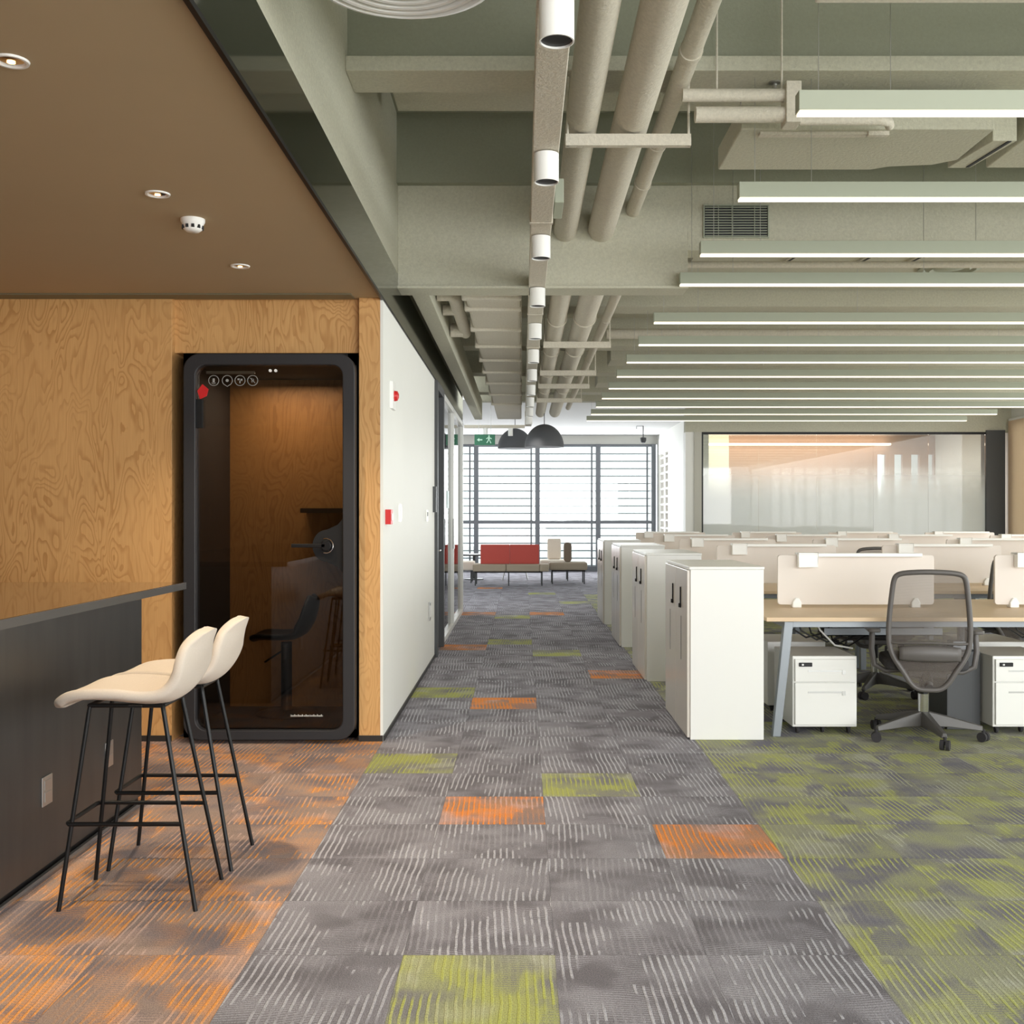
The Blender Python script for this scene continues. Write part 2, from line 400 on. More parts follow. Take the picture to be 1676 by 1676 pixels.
struct('baseboard_wood', MB().box(-6, -2.087, YW-.006, YW, 0, .035).box(-.975, -.83, YW-.006, YW, 0, .035), 'skirt', 'dark skirting strip along the plywood wall')
struct('ceiling_left', box(-6, -.835, -3, YW+.25, 2.64, 2.70), 'tan_ceil', 'flat tan painted ceiling over the counter area')
struct('trim_2', box(-6, -1.0, YW-.13, YW, 2.632, 2.6395), plain('olive_trim', (112, 108, 86), .5), 'olive grey ceiling edge strip along the plywood wall')
struct('trim_3', box(-.842, -.826, -3, 15.0, 2.625, 2.642), 'black', 'thin black edge under the smoked fascia')
struct('trim_4', box(-.86, -.828, -3, 15.0, 2.642, 2.95), 'mirror', 'smoked reflective fascia band running along the ceiling edge')
struct('wall_upper_left', box(-1.05, -.83, -3, 15.0, 2.95, 4.1), 'spray', 'sprayed plaster downstand above the smoked fascia')
struct('wall_rear', box(-6.1, .4, -3.1, -3.0, 0, 4.1), 'ply', 'plywood wall behind the camera on the counter side')
# door and glazed partition further along
d = thing('door_1', 'dark framed door next to the white corridor wall', None); d['kind'] = 'structure'; del d['label']; d['label'] = 'dark framed door next to the white corridor wall'
MB().box(-.95, -.80, 10.2, 10.3, 0, 2.62).box(-.95, -.80, 11.0, 11.1, 0, 2.62).box(-.95, -.80, 10.3, 11.0, 2.54, 2.62).build('door_frame', 'dark_grey', d, .003)
box(-.91, -.87, 10.3, 11.0, 0, 2.54).build('door_leaf', 'dark_grey', d)
MB().tube([(-.87, 10.4, 1.0), (-.80, 10.4, 1.0), (-.80, 10.52, 1.0)], .009).build('door_handle', 'chrome', d, smooth=True)
struct('wall_door_head', box(-.97, -.83, 10.2, 15.0, 2.62, 2.64), 'white_wall', 'white head over the corridor door and glazing')
p = thing('glass_partition', 'tall clear glazed partition between the dark door and the lounge', 'glass partition', (0, 0, 0)); p['kind'] = 'structure'
fr = MB()
for y in (11.12, 12.9, 14.9): fr.box(-.90, -.82, y, y+.07, 0, 2.62)
fr.box(-.90, -.82, 11.12, 14.97, 2.56, 2.62).box(-.90, -.82, 11.12, 14.97, 0, .05)
fr.build('frame', 'white_metal', p)
box(-.865, -.855, 11.19, 12.9, .05, 2.56).build('pane', 'glass', p)
box(-.865, -.855, 12.97, 14.9, .05, 2.56).build('pane', 'glass', p)
h_ = MB().tube([(-.80, 12.6, .95), (-.80, 12.6, 1.3)], .012).build('pull_handle', 'steel', p, smooth=True)
sg = box(-.854, -.850, 12.2, 12.5, 1.42, 1.62).build('green_sticker', 'green', p); sg['label'] = 'small green sticker'
struct('wall_meeting_back', box(-4.6, -4.5, 8, 25.7, 0, 3.2), 'white_wall', 'pale wall deep inside the room behind the glazed partition')
struct('wall_meeting_side', MB().box(-4.5, -.97, 11.0, 11.1, 0, 2.64).box(-4.5, -.9, 15.0, 15.06, 0, 2.64), 'white_wall', 'pale cross walls of the glazed meeting room')
struct('ceiling_meeting', box(-4.5, -.97, 11.0, 15.06, 2.64, 2.7), 'white_ceil', 'flat white ceiling of the glazed meeting room')

# ------------------------------------------------------------------ far end, lounge windows
struct('ceiling_lounge', box(-4.5, 8.7, 17.6, YF+.2, 3.22, 3.32), 'white_ceil', 'flat white ceiling over the far lounge')
struct('wall_far_head', box(-4.5, 3.3, YF, YF+.15, 3.02, 3.25), 'white_wall', 'white head above the far lounge windows')
xs = [-4.0, -2.55, -1.1, .36, 1.80, 3.12]
for i in range(5):
    x0, x1 = xs[i], xs[i+1]
    wn = thing('window_%d' % (i+1), 'floor to ceiling lounge window, %s bay from the left, with white louvres outside' % ORD[i], None); wn['kind'] = 'structure'
    f = MB().box(x0-.055, x0+.055, YF-.08, YF+.06, 0, 3.02)
    f.box(x0, x1, YF-.03, YF+.06, 1.13, 1.19).box(x0, x1, YF-.05, YF+.06, 0, .12).box(x0, x1, YF-.03, YF+.06, 2.96, 3.02)
    f.box(x1-.17, x1-.13, YF-.02, YF+.05, 0, 3.02)
    if i == 4: f.box(x1-.05, x1+.05, YF-.08, YF+.06, 0, 3.02)
    f.build('window_frame', 'mullion', wn)
    box(x0+.055, x1-.055, YF+.01, YF+.016, .12, 2.96).build('pane', 'glass', wn)
    lv = MB()
    for k in range(17): lv.box(x0+.02, x1-.02, YF+.35, YF+.45, .1+k*.18, .13+k*.18)
    lv.build('louvre', 'louvre', wn)
struct('ground', box(-12, 16, YF+.2, YF+30, -.5, -.3), plain('pale_ground', (200, 202, 200), .9), 'pale paved ground outside the lounge windows')
# side wall of the lounge on the right with a small window
struct('wall_lounge_right', MB().box(3.2, 3.32, 19.25, 23.6, 0, 3.22).box(3.2, 3.32, 25.3, YF, 0, 3.22).box(3.2, 3.32, 23.6, 25.3, 2.75, 3.22).box(3.2, 3.32, 23.6, 25.3, 0, .3), 'white_wall', 'white side wall right of the lounge')
wn = thing('window_6', 'narrow side window at the right end of the lounge with white blind', None); wn['kind'] = 'structure'
f = MB()
for k in range(14): f.box(3.24, 3.27, 23.6, 25.3, .3+k*.18, .34+k*.18)
for y in (23.6, 24.4, 25.26): f.box(3.23, 3.29, y, y+.04, .3, 2.75)
f.build('window_frame', 'white_metal', wn)

# ------------------------------------------------------------------ frosted glass room on the right
YG = 19.0
struct('trim_5', box(2.87, 3.02, YG, YG+.25, 0, 2.80), 'white_wall', 'white post at the left end of the frosted glass room')
struct('trim_6', box(3.02, 3.15, YG-.02, YG+.25, 0, 2.80), plain('warm_grey_post', (186, 184, 172), .5), 'warm grey post beside the frosted glazing')
struct('wall_glass_head', box(2.87, 8.6, YG+.005, YG+.2, 2.80, 3.2195), 'spray', 'sprayed bulkhead over the frosted glass room')
p = thing('frosted_partition', 'wide glazed front of the far room with frosted gradient film', 'glass partition'); p['kind'] = 'structure'
MB().box(3.15, 8.15, YG, YG+.06, 2.76, 2.80).box(3.15, 3.18, YG, YG+.06, 0, 2.76).box(3.15, 8.15, YG, YG+.06, 0, .06).build('frame', 'black', p)
gx = [3.18, 4.16, 5.18, 6.18, 7.15, 8.15]
for a, b in zip(gx, gx[1:]): box(a+.0015, b-.0015, YG+.025, YG+.035, .06, 2.76).build('pane', 'frost', p)
struct('wall_glass_pier', box(8.15, 8.48, YG-.03, YG+.2, 0, 2.83), 'dark_grey', 'dark grey pier at the right end of the frosted glazing')
struct('wall_room_back', MB().box(3.3, 4.3, 22.5, 22.6, 0, 3.0), 'palepanel', 'pale panel on the back wall of the frosted room')
m = MB().box(4.3, 7.4, 22.5, 22.6, 0, 3.0)
for x in (7.4, 7.75, 8.1, 8.4): m.box(x+.17, x+.35, 22.5, 22.6, .5, 2.6)
m.box(7.4, 8.7, 22.5, 22.6, 2.6, 3.0).box(7.4, 8.7, 22.5, 22.6, 0, .5)
struct('wall_room_panels', m, 'tanpanel', 'tan panelled back wall of the frosted room with slot windows')
struct('ceiling_room', box(3.3, 8.6, YG+.2, 22.6, 3.0, 3.05), 'white_ceil', 'white ceiling of the frosted room')
c_ = box(3.6, 7.6, 22.28, 22.42, 2.78, 2.82).build('cove_light', 'cove'); tag(c_, 'warm light strip high on the back wall of the frosted room', 'strip light')
area('room_fill', (5.5, 20.8, 2.95), (0, 0, 0), 3.5, 2, 110, (1, .95, .9))  # area light without a fixture, added to brighten the frosted room

# right-hand window wall with roller blinds (only its far bay is in view)
struct('wall_right', MB().box(8.6, 8.8, -3, 25.9, 0, .5).box(8.6, 8.8, -3, 25.9, 2.98, 4.1).box(8.6, 8.8, 18.7, 25.9, .5, 2.98), 'white_wall', 'right outer wall of the office')
k = 7
for y0 in (-2.8, 0.3, 3.4, 6.5, 9.6, 12.7, 15.8):
    wn = thing('window_%d' % k, 'tall window in the right outer wall, bay %s from the front' % ORD[k-7], None); wn['kind'] = 'structure'
    MB().box(8.62, 8.72, y0, y0+.08, .5, 2.98).box(8.62, 8.72, y0+1.5, y0+1.56, .5, 2.98).box(8.64, 8.70, y0, y0+3.1, 2.9, 2.98).build('window_frame', 'mullion', wn)
    box(8.66, 8.668, y0+.08, y0+3.1, .5, 2.9).build('pane', 'glass', wn); k += 1
b = thing('roller_blind', 'beige roller blind on the right wall beside the dark pier', 'roller blind', (0, 0, 0))
box(8.49, 8.50, 17.2, 18.88, 1.0, 2.98).build('blind_fabric', 'blind', b); MB().tube([(8.52, 17.2, 3.0), (8.52, 18.88, 3.0)], .03).build('roller', 'white_metal', b, smooth=True)
box(8.48, 8.51, 17.2, 18.88, .96, 1.0).build('bottom_rail', 'white_metal', b)

# ------------------------------------------------------------------ concrete ceiling and beams
struct('ceiling', MB().box(-1.05, 8.8, -3, 7.4, 4.0, 4.1), 'spray_shaded', 'shade-darkened green grey sprayed slab high above the near desks')
struct('ceiling_middle', MB().box(-.83, 8.6, 7.3, 17.6, 3.46, 3.56), 'spray', 'sprayed slab above the middle of the office')
struct('ceiling_beam_1', MB().box(-.83, 8.6, 5.06, 5.33, 3.43, 3.50), 'spray', 'flange of the nearest cross beam', .004)
struct('ceiling_beam_2', MB().box(-.83, 8.6, 5.12, 5.3, 3.50, 4.0), 'spray_shaded', 'shade-darkened green grey web of the nearest cross beam')
struct('ceiling_beam_3', MB().box(-.73, 8.6, 5.95, 6.35, 3.72, 3.80).box(-.60, 8.6, 6.02, 6.3, 3.80, 4.0), 'spray', 'shallow cross rib behind the nearest beam', .004)
struct('ceiling_beam_4', MB().box(-.83, 8.6, 7.13, 7.25, 3.54, 4.0), 'spray_shaded', 'shade-darkened green grey upstand above the wide bulkhead')
struct('wall_bulkhead', MB().box(-.83, 1.10, 7.19, 7.40, 2.865, 3.54).box(1.10, 8.6, 7.19, 7.40, 3.107, 3.54).box(-.83, 1.10, 7.16, 7.40, 2.85, 2.868), 'spray', 'wide sprayed bulkhead crossing the whole office ceiling', .003)
for i, (y, wd, z) in enumerate([(9.4, .35, 3.16), (11.6, .35, 3.16), (13.8, .35, 3.16), (16.0, .35, 3.16), (17.25, .25, 3.16)]):
    struct('ceiling_beam_%d' % (i+5), MB().box(-.83, 8.6, y, y+wd, z, 3.47), 'spray', 'sprayed cross beam, %s behind the wide bulkhead' % ORD[i], .004)
struct('ceiling_left_trunk', box(-.76, -.64, 7.4, 17.2, 2.86, 3.17), 'spray', 'sprayed downstand trunk beside the smoked fascia', .004)
struct('ceiling_soffit', box(1.3, 8.6, 7.45, 9.38, 3.30, 3.46), 'spray', 'lowered sprayed soffit behind the wide bulkhead')

# ------------------------------------------------------------------ counter
ct = thing('bar_counter', 'long dark metal bar counter with a glossy top in the left foreground', 'counter', (0, 0, 0))
box(-2.9, -1.64, .5, 5.26, .985, 1.02).build('counter_top', 'counter', ct, .003)
o = box(-1.6405, -1.636, .5, 5.26, .987, 1.018).build('edge_strip', 'counter_edge', ct); o['label'] = 'grey metal edge strip'
box(-2.7, -1.79, .6, 5.08, .03, .985).build('front_panel', 'panel', ct, .002)
box(-2.68, -1.80, .62, 5.06, 0, .03).build('plinth', 'black', ct)
o = box(-1.79, -1.775, .6, 5.085, 0, .012).build('floor_trim', 'steel', ct)
for y, n in ((4.06, 'nearer one'), (4.67, 'farther one, behind the stool legs')):
    t_ = thing('wall_socket', 'grey metal socket plate on the counter front, ' + n, 'socket', (-1.79, y, .314), 0, 'socket plates on the counter front')
    box(0, .006, -.043, .043, -.055, .055).build('cover_plate', 'steel', t_, .002)
    MB().box(.006, .009, -.028, .028, -.04, -.004).box(.006, .009, -.028, .028, .004, .04).build('socket_insert', 'steel', t_, .001)

# ------------------------------------------------------------------ bar stools
def make_stool():
    r = thing('bar_stool', '', 'stool')
    # centre line of the shell: x, z, half width
    P = [(-.255, .678, .09), (-.25, .70, .135), (-.20, .722, .165), (-.12, .722, .184), (-.03, .712, .19), (.05, .705, .19), (.115, .712, .188), (.155, .745, .182), (.18, .80, .182), (.205, .86, .168), (.219, .902, .145), (.228, .929, .108), (.2325, .943, .062), (.234, .948, .0)]
    def cr(t):
        n = len(P)-1; f = t*n; i = min(int(f), n-1); u = f-i
        a, b, c, d2 = P[max(i-1, 0)], P[i], P[i+1], P[min(i+2, n)]
        return [.5*((2*b[k])+(-a[k]+c[k])*u+(2*a[k]-5*b[k]+4*c[k]-d2[k])*u*u+(-a[k]+3*b[k]-3*c[k]+d2[k])*u**3) for k in range(3)]
    def fn(u, v):
        x, z, hw = cr(u); s = 2*v-1
        side = min(1, max(0, (u-.1)*5)) * min(1, max(0, (1-u)*8))
        if u < .6: z += .035*abs(s)**2.4*side
        else:
            k = min(1, (u-.6)*6); x -= .05*(abs(s)*hw/.18)**2*k; z += .035*abs(s)**2.4*(1-k)*side
        return (x, s*max(hw, 0), z)
    MB().grid(fn, 40, 16).build('seat_shell', 'fabric', r, smooth=True, solid=.036, sub=1)
    o = box(.03, .075, -.231, -.226, .705, .713).build('tag', 'black', r)
    for sx in (-1, 1):
        for sy in (-1, 1):
            tx, ty = (-.15 if sx < 0 else .105), sy*.105
            fx, fy = sx*.233, sy*.16
            MB().tube([(tx*.93, ty*.95, .691), (tx*.99, ty, .685), (tx+(fx-tx)*.02, ty+(fy-ty)*.02, .665), (fx, fy, 0)], .0078, 10).build('leg', 'black', r, smooth=True)
    MB().tube([(-.15, -.105, .690), (.105, -.105, .690)], .0078).tube([(-.15, .105, .690), (.105, .105, .690)], .0078).tube([(-.15, -.105, .690), (-.15, .105, .690)], .0078).tube([(.105, -.105, .690), (.105, .105, .690)], .0078).build('under_frame', 'black', r, smooth=True)
    z = .29; k = z/.672
    def at(sx, sy, e=0):
        tx, ty = (-.15 if sx < 0 else .105), sy*.105; fx, fy = sx*.233, sy*.16
        return Vector((fx+(tx-fx)*k, fy+(ty-fy)*k, z+e))
    a, b, c, d2 = at(1, -1), at(-1, -1), at(-1, 1), at(1, 1)
    MB().tube([a, b+Vector((-.01, -.004, 0)), b+Vector((-.018, .01, 0)), c+Vector((-.018, -.01, 0)), c+Vector((-.01, .004, 0)), d2], .0078).build('footrest', 'black', r, smooth=True)
    return r
s1 = make_stool(); s2 = copy_tree(s1)
s1.location = (-1.345, 3.835, 0); s2.location = (-1.335, 4.25, 0)
tag(s1, 'cream upholstered bar stool with black wire legs, nearer the camera', 'stool', 'bar stools at the counter')
tag(s2, 'cream upholstered bar stool with black wire legs, behind the nearer stool', 'stool', 'bar stools at the counter')

# ------------------------------------------------------------------ phone booth
YB = 6.35
bt = thing('phone_booth', 'black acoustic phone booth with smoked glass door set in plywood wall', 'phone booth', (-1.49, YB, 0))
# frame 1.005 x 2.29
outer = rrect(1.01, 2.275, .10, 8, 0, 1.16); inner = rrect(.865, 2.15, .065, 8, 0, 1.155)
inner = [(x, z-.0) for x, z in inner]
ring_prism(outer, inner, 0, .09).build('door_frame', 'boothframe', bt, .006)
sh = MB().box(-.53, -.46, .09, .92, .02, 2.31).box(.45, .50, .09, .92, .02, 2.31).box(-.53, .50, .09, .92, 2.24, 2.31).box(-.53, .50, .09, .92, .02, .07)
sh.build('outer_shell', 'nearblack', bt)
box(-.46, .45, .80, .85, .07, 2.24).build('back_panel', 'boothwood', bt)
box(-.46, -.445, .09, .80, .07, 2.24).build('side_panel', 'felt', bt)
box(.44, .45, .09, .80, .07, 2.24).build('side_panel', 'felt', bt)
box(-.445, .44, .05, .80, .07, .08).build('booth_floor', M['felt'], bt)
box(.06, .44, .60, .80, 1.36, 1.39).build('dark_bar', 'nearblack', bt)  # plain dark bar in front of the back panel
# glass door with rounded corners
pts = rrect(.865, 2.15, .065, 8, 0, 1.155)
MB().prism([(x, .040, z) for x, z in pts], (0, .012, 0)).build('glass_door', 'smoked', bt)
# door lock lobe on the right with lever
lobe = []
for k in range(17):
    a = PI/2+PI*k/16; lobe.append((.335+.085*math.cos(a), .030, 1.165+.095*math.sin(a)))
lobe += [(.40, .030, 1.04), (.44, .030, .99), (.44, .030, 1.34), (.40, .030, 1.29)]
lk = MB().prism(lobe, (0, .008, 0)).build('lock_plate', 'nearblack', bt)
MB().box(.13, .33, .0, .014, 1.155, 1.177).lathe([(.03, 0), (.03, .03)], (.335, 0, 1.166), 20, 'y').build('lever_handle', 'black', lk, .003)
cr_ = MB().tube([(.335+.043*math.cos(a), -.001, 1.166+.043*math.sin(a)) for a in [-1.9+3.8*k/14 for k in range(15)]], .0035, 6).build('turn_mark', 'chrome', lk, smooth=True)
# hinge box, red tag, icons, light strip
MB().box(-.445, -.395, .012, .04, 1.86, 2.03).build('hinge', 'nearblack', bt, .004)
o = MB().prism([(-.415, .03, 2.03), (-.375, .03, 2.05), (-.365, .03, 2.09), (-.40, .03, 2.12), (-.43, .03, 2.08)], (0, .006, 0)).build('red_tag', 'red', bt); o['label'] = 'small red tag'
icon_m = plain('icon_grey', (150, 150, 146), .5)
for i, x in enumerate((-.335, -.255, -.180, -.105)):
    z0 = 2.142; ic = MB()
    n_ = 20
    def rad(a, i=i): return .030*(1.18 if (i == 1 and abs(a+PI/2) < .3) else 1)
    ic.tube([(x+rad(a)*math.cos(a), .037, z0+rad(a)*math.sin(a)) for a in [-PI+2*PI*k/n_ for k in range(n_)]], .0022, 5, closed=True)
    if i == 0: ic.box(x-.006, x+.006, .034, .038, z0-.012, z0+.012).tube([(x-.012, .036, z0-.014), (x, .036, z0-.02), (x+.012, .036, z0-.014)], .002, 5)
    if i == 1: ic.lathe([(.009, 0), (.009, .004)], (x, .034, z0), 12, 'y')
    if i == 2: ic.box(x-.014, x-.002, .034, .038, z0+.002, z0+.012).box(x+.004, x+.014, .034, .038, z0-.002, z0+.010).box(x-.003, x+.003, .034, .038, z0-.016, z0-.002)
    if i == 3: ic.tube([(x-.015, .036, z0+.015), (x+.015, .036, z0-.015)], .002, 5).tube([(x-.004, .036, z0+.014), (x-.004, .036, z0-.012)], .002, 5).tube([(x+.006, .036, z0+.01), (x+.006, .036, z0-.008)], .002, 5)
    ic.build('icon', icon_m, bt)
box(-.385, -.10, .056, .075, 2.185, 2.20).build('light_strip', plain('pale_strip', (190, 186, 172), .5), bt)
lt = MB()
xx = .12
for k in range(26):
    wd = .0045 if k % 5 else .002
    if xx < .335: lt.box(xx, xx+wd, .036, .039, .155, .163 if k % 3 else .167)
    xx += wd+.0035
lt.build('lettering', plain('pale_print', (205, 205, 200), .5), bt)
MB().lathe([(.009, 0), (.009, .01)], (.0, .03, 2.20), 12, 'y').lathe([(.009, 0), (.009, .01)], (.032, .03, 2.20), 12, 'y').build('ceiling_sensor', 'plastic_white', bt)
area('booth_fill', (-1.49, YB+.42, 2.2), (0, 0, 0), .5, .5, 8, (1, .86, .66))  # unseen area light added to brighten the booth interior
# stool inside the booth
bs = thing('booth_stool', 'black bucket stool on a pedestal inside the phone booth', 'stool', (-1.50, YB+.52, .08))
Pb = [(-.22, .47), (-.16, .49), (-.05, .485), (.06, .49), (.13, .53), (.17, .60), (.19, .68), (.20, .74)]
def fb(u, v):
    f = u*7; i = min(int(f), 6); q = f-i; x = Pb[i][0]*(1-q)+Pb[i+1][0]*q; z = Pb[i][1]*(1-q)+Pb[i+1][1]*q
    s = 2*v-1; hw = .17*(1-.6*max(0, u-.8)/.2)*(1-.5*max(0, .12-u)/.12)
    return (x-.05*s*s*(u > .5), s*hw, z+.03*s*s)
MB().grid(fb, 14, 8).build('seat_shell', 'black', bs, smooth=True, solid=.03, sub=1)
MB().lathe([(.035, 0.03), (.035, .46)], seg=16).build('pedestal_pole', 'black', bs, smooth=True)
MB().lathe([(.19, 0), (.19, .012), (.05, .03), (0, .03)], seg=28).build('base_plate', 'black', bs, smooth=True)
MB().tube([(0, 0, .42), (-.14, 0, .33)], .006).build('lift_lever', 'black', bs, smooth=True)

# ------------------------------------------------------------------ fittings of the tan ceiling
dl_pos = [(-1.453, 3.07), (-1.467, 4.344), (-1.464, 5.604)]
dl_lab = ['nearest the camera', 'beside the smoke detector', 'nearest the plywood wall']
for (x, y), n in zip(dl_pos, dl_lab):
    t_ = thing('downlight', 'round recessed chrome downlight in tan ceiling, ' + n, 'downlight', (x, y, 2.64), 0, 'recessed downlights in the tan ceiling')
    MB().lathe([(.050, 0), (.048, -.006), (.040, -.006), (.033, .0)], seg=28).build('trim_ring', 'white_metal', t_, smooth=True)
    MB().lathe([(.034, -.001), (.020, -.0035), (.0, -.0035)], seg=24).build('reflector', 'chrome', t_, smooth=True)
    MB().lathe([(.012, -.006), (.0, -.006)], seg=16).build('lens', 'lamp_white', t_)
    l = bpy.data.lights.new('downlight_beam', 'SPOT'); l.energy = 80; l.color = (1, .82, .6); l.spot_size = math.radians(105); l.spot_blend = .7; l.shadow_soft_size = .03
    lo = bpy.data.objects.new('downlight_beam', l); lo.location = (x, y, 2.62); C.objects.link(lo)
t_ = thing('smoke_detector', 'white domed smoke detector on the tan ceiling', 'smoke detector', (-1.44, 4.72, 2.64))
MB().lathe([(.0, 0), (.052, 0), (.052, -.012), (.046, -.022), (.040, -.045), (.028, -.055), (0, -.055)], seg=28).build('housing', 'plastic_white', t_, smooth=True)
m = MB()
for k in range(10):
    a = 2*PI*k/10; m.box(.0405*math.cos(a)-.006, .0405*math.cos(a)+.006, .0405*math.sin(a)-.006, .0405*math.sin(a)+.006, -.044, -.030)
m.build('sensor_slot', 'grille_dark', t_)

# fittings of the white wall
def plate(name, label, cat, y, z, wy, hz, mat, extra=None, th=.012):
    t = thing(name, label, cat, (-.83, y, z)); box(0, th, -wy/2, wy/2, -hz/2, hz/2).build('cover_plate' if not extra else 'housing', mat, t, .002)
    return t
t_ = plate('fire_alarm_strobe', 'white fire alarm strobe with red beacon high on white wall', 'fire alarm', 6.84, 2.10, .17, .17, 'plastic_white', 1, .02)
MB().lathe([(.034, .02), (.030, .04), (.012, .048), (0, .048)], seg=16, axis='x').build('beacon', 'red', t_, smooth=True)
t_ = plate('call_point', 'red manual call point box on white wall near plywood corner', 'fire alarm', 6.58, 1.335, .09, .09, 'red', 1, .035)
box(.035, .04, -.02, .02, -.02, .02).build('press_plate', 'plastic_white', t_)
t_ = plate('light_switch', 'white switch plate on white wall beside the red call point', 'switch', 7.26, 1.36, .10, .12, 'plastic_white'); box(.012, .018, -.03, .03, -.04, .04).build('rocker', 'white_metal', t_)
t_ = plate('thermostat', 'small white thermostat on white wall nearer the dark door', 'thermostat', 9.32, 1.34, .10, .10, 'plastic_white'); box(.012, .014, -.03, .03, -.005, .03).build('display', 'dark_grey', t_)
t_ = plate('card_reader', 'tall dark card reader on white wall beside the dark door', 'card reader', 10.05, 1.49, .10, .24, 'dark_grey', 1, .03); box(.03, .032, -.03, .03, .02, .09).build('display', 'black', t_)
t_ = plate('wall_socket', 'grey socket plate low on the white wall near the dark door', 'socket', 9.6, .49, .12, .16, 'steel'); box(.012, .015, -.04, .04, -.05, .05).build('socket_insert', 'plastic_white', t_)

# ------------------------------------------------------------------ ceiling services
t_ = thing('cable_tray', 'long sprayed cable tray hanging above the aisle and carrying white spotlights', 'cable tray', (.097, 0, 2.85))
MB().box(-.055, .055, -1, 18.4, 0, .07).build('tray_body', 'spray_pipe', t_, .004)
multi('joint_band', 'spray_pipe', t_, [box(-.06, .06, y, y+.03, -.003, .078) for y in (2.3, 5.55, 8.1, 9.7, 12, 14.2, 16.5)])
multi('hanger_rod', 'steel', t_, [MB().tube([(0, y, .07), (0, y, zt)], .005, 6) for y, zt in ((2.4, 1.15), (4.6, 1.15), (6.5, 1.15), (9.1, .61), (11.2, .61), (13.4, .61), (15.6, .61))])
first = None
for i in range(11):
    y = 3.15+1.335*i
    if first is None:
        r = thing('spotlight', '', 'spotlight'); first = r
        MB().lathe([(.0, -.005), (.0515, -.005), (.0515, -.122), (.047, -.122), (.047, -.10)], seg=28).build('housing', 'plastic_white', r, smooth=True)
        MB().lathe([(.047, -.116), (.036, -.075), (.02, -.07), (0, -.07)], seg=20).build('reflector', 'black', r, smooth=True)  # black colour stands in for the shade inside the housing
        MB().lathe([(.016, -.074), (.012, -.085), (0, -.088)], seg=14).build('lens', 'chrome', r, smooth=True)
    else: r = copy_tree(first)
    r.location = (.10, y, 2.85)
    l = bpy.data.lights.new('spotlight_fill', 'SPOT'); l.energy = 22; l.color = (1, .94, .86); l.spot_size = math.radians(120); l.spot_blend = 1; l.shadow_soft_size = .04  # fill beam added under each unlit fitting to brighten aisle and ceiling
    lo = bpy.data.objects.new('spotlight_fill', l); lo.location = (.10, y, 2.72); C.objects.link(lo)
    tag(r, 'white cylinder spotlight under the aisle tray, %s from the camera' % ORD[i], 'spotlight', 'spotlights along the cable tray')
def pipe(name, label, x, z, r, ya, yb, jn=()):
    t = thing(name, label, 'pipe', (x, ya, z)); L = yb-ya
    MB().tube([(0, 0, 0), (0, L*.25, 0), (0, L*.5, 0), (0, L*.75, 0), (0, L, 0)], r, 24).build('pipe_run', 'spray_pipe', t, smooth=True)
    if jn:
        multi('joint_collar', 'spray_pipe', t, [MB().lathe([(r, y-ya-.02), (r*1.12, y-ya-.02), (r*1.12, y-ya+.02), (r, y-ya+.02)], seg=24, axis='y') for y in jn], smooth=True)
    return t
pipe('ceiling_pipe', 'sprayed round pipe next to the cable tray in front of the bulkhead', .287, 3.24, .077, -1, 7.19)
pipe('ceiling_pipe', 'thickest sprayed pipe in the middle of the near group of three', .525, 3.25, .088, -1, 7.19)
pipe('ceiling_pipe', 'thin sprayed pipe with collars on the right of the near group', .736, 3.375, .047, -1, 7.19, (4.72, 5.9, 6.6))
pipe('ceiling_pipe', 'sprayed pipe behind the bulkhead, next to the cable tray', .289, 2.99, .077, 7.4, 17.4, (9.0, 10.7, 12.3, 14))
pipe('ceiling_pipe', 'thickest sprayed pipe behind the bulkhead, in the middle of three', .52, 3.0, .088, 7.4, 17.4, (9.0, 10.7, 12.3, 14))
pipe('ceiling_pipe', 'thin sprayed pipe behind the bulkhead, on the right of three', .735, 3.07, .04, 7.4, 17.4, (9.5, 12.0))
def rack(y, x0, x1, z, top, label):
    t = thing('pipe_hanger', label, 'pipe hanger', (0, y, z), 0, 'trapeze hangers under the pipes')
    MB().box(x0, x1, .006, .03, 0, .006).box(x0, x1, 0, .006, 0, .055).box(x0, x1, .03, .036, 0, .055).build('channel', 'spray_pipe', t)
    multi('hanger_rod', 'spray_pipe', t, [MB().tube([(x, .015, 0), (x, .015, top-z)], .006, 8) for x in (x0+.01, x1-.01)], smooth=True)
rack(5.12, .205, .80, 3.10, 3.43, 'trapeze hanger under the near pipes, closest to the camera')
for i, y in enumerate((9.75, 11.7, 12.9, 14.5)):
    rack(y, .19, .80, 2.855, 3.45 if i not in (1, ) else 3.16, 'trapeze hanger behind the bulkhead, %s of four' % ORD[i])
# air duct left of the tray behind the bulkhead
t_ = thing('air_duct', 'flat insulated air duct with raised bands, left of the cable tray', 'air duct', (-.21, 7.4, 2.9))
MB().box(-.20, .195, 0, 10.2, 0, .22).build('duct_body', 'spray_pipe', t_, .02)
multi('duct_band', 'spray_pipe', t_, [box(-.225, .205, y, y+.06, -.022, .235) for y in (.28, .7, 1.6, 2.5, 3.4, 4.3, 5.3, 6.5, 7.7)], bevel=.01)
# pipe loop
t_ = thing('pipe_elbow', 'curved sprayed pipe loop between the trunk and the air duct', 'pipe', (0, 0, 0))
m = MB(); m.tube([(-.63, 8.0, 2.98), (-.54, 8.0, 2.98), (-.515, 8.05, 2.98), (-.51, 8.15, 2.98), (-.51, 9.7, 2.98)], .05, 14); m.build('pipe_run', 'spray_pipe', t_, smooth=True)
multi('branch', 'spray_pipe', t_, [MB().tube([(-.63, 8.6, 2.98), (-.52, 8.6, 2.98)], .045, 12), MB().tube([(-.63, 9.5, 2.97), (-.52, 9.5, 2.97)], .06, 12)], smooth=True)
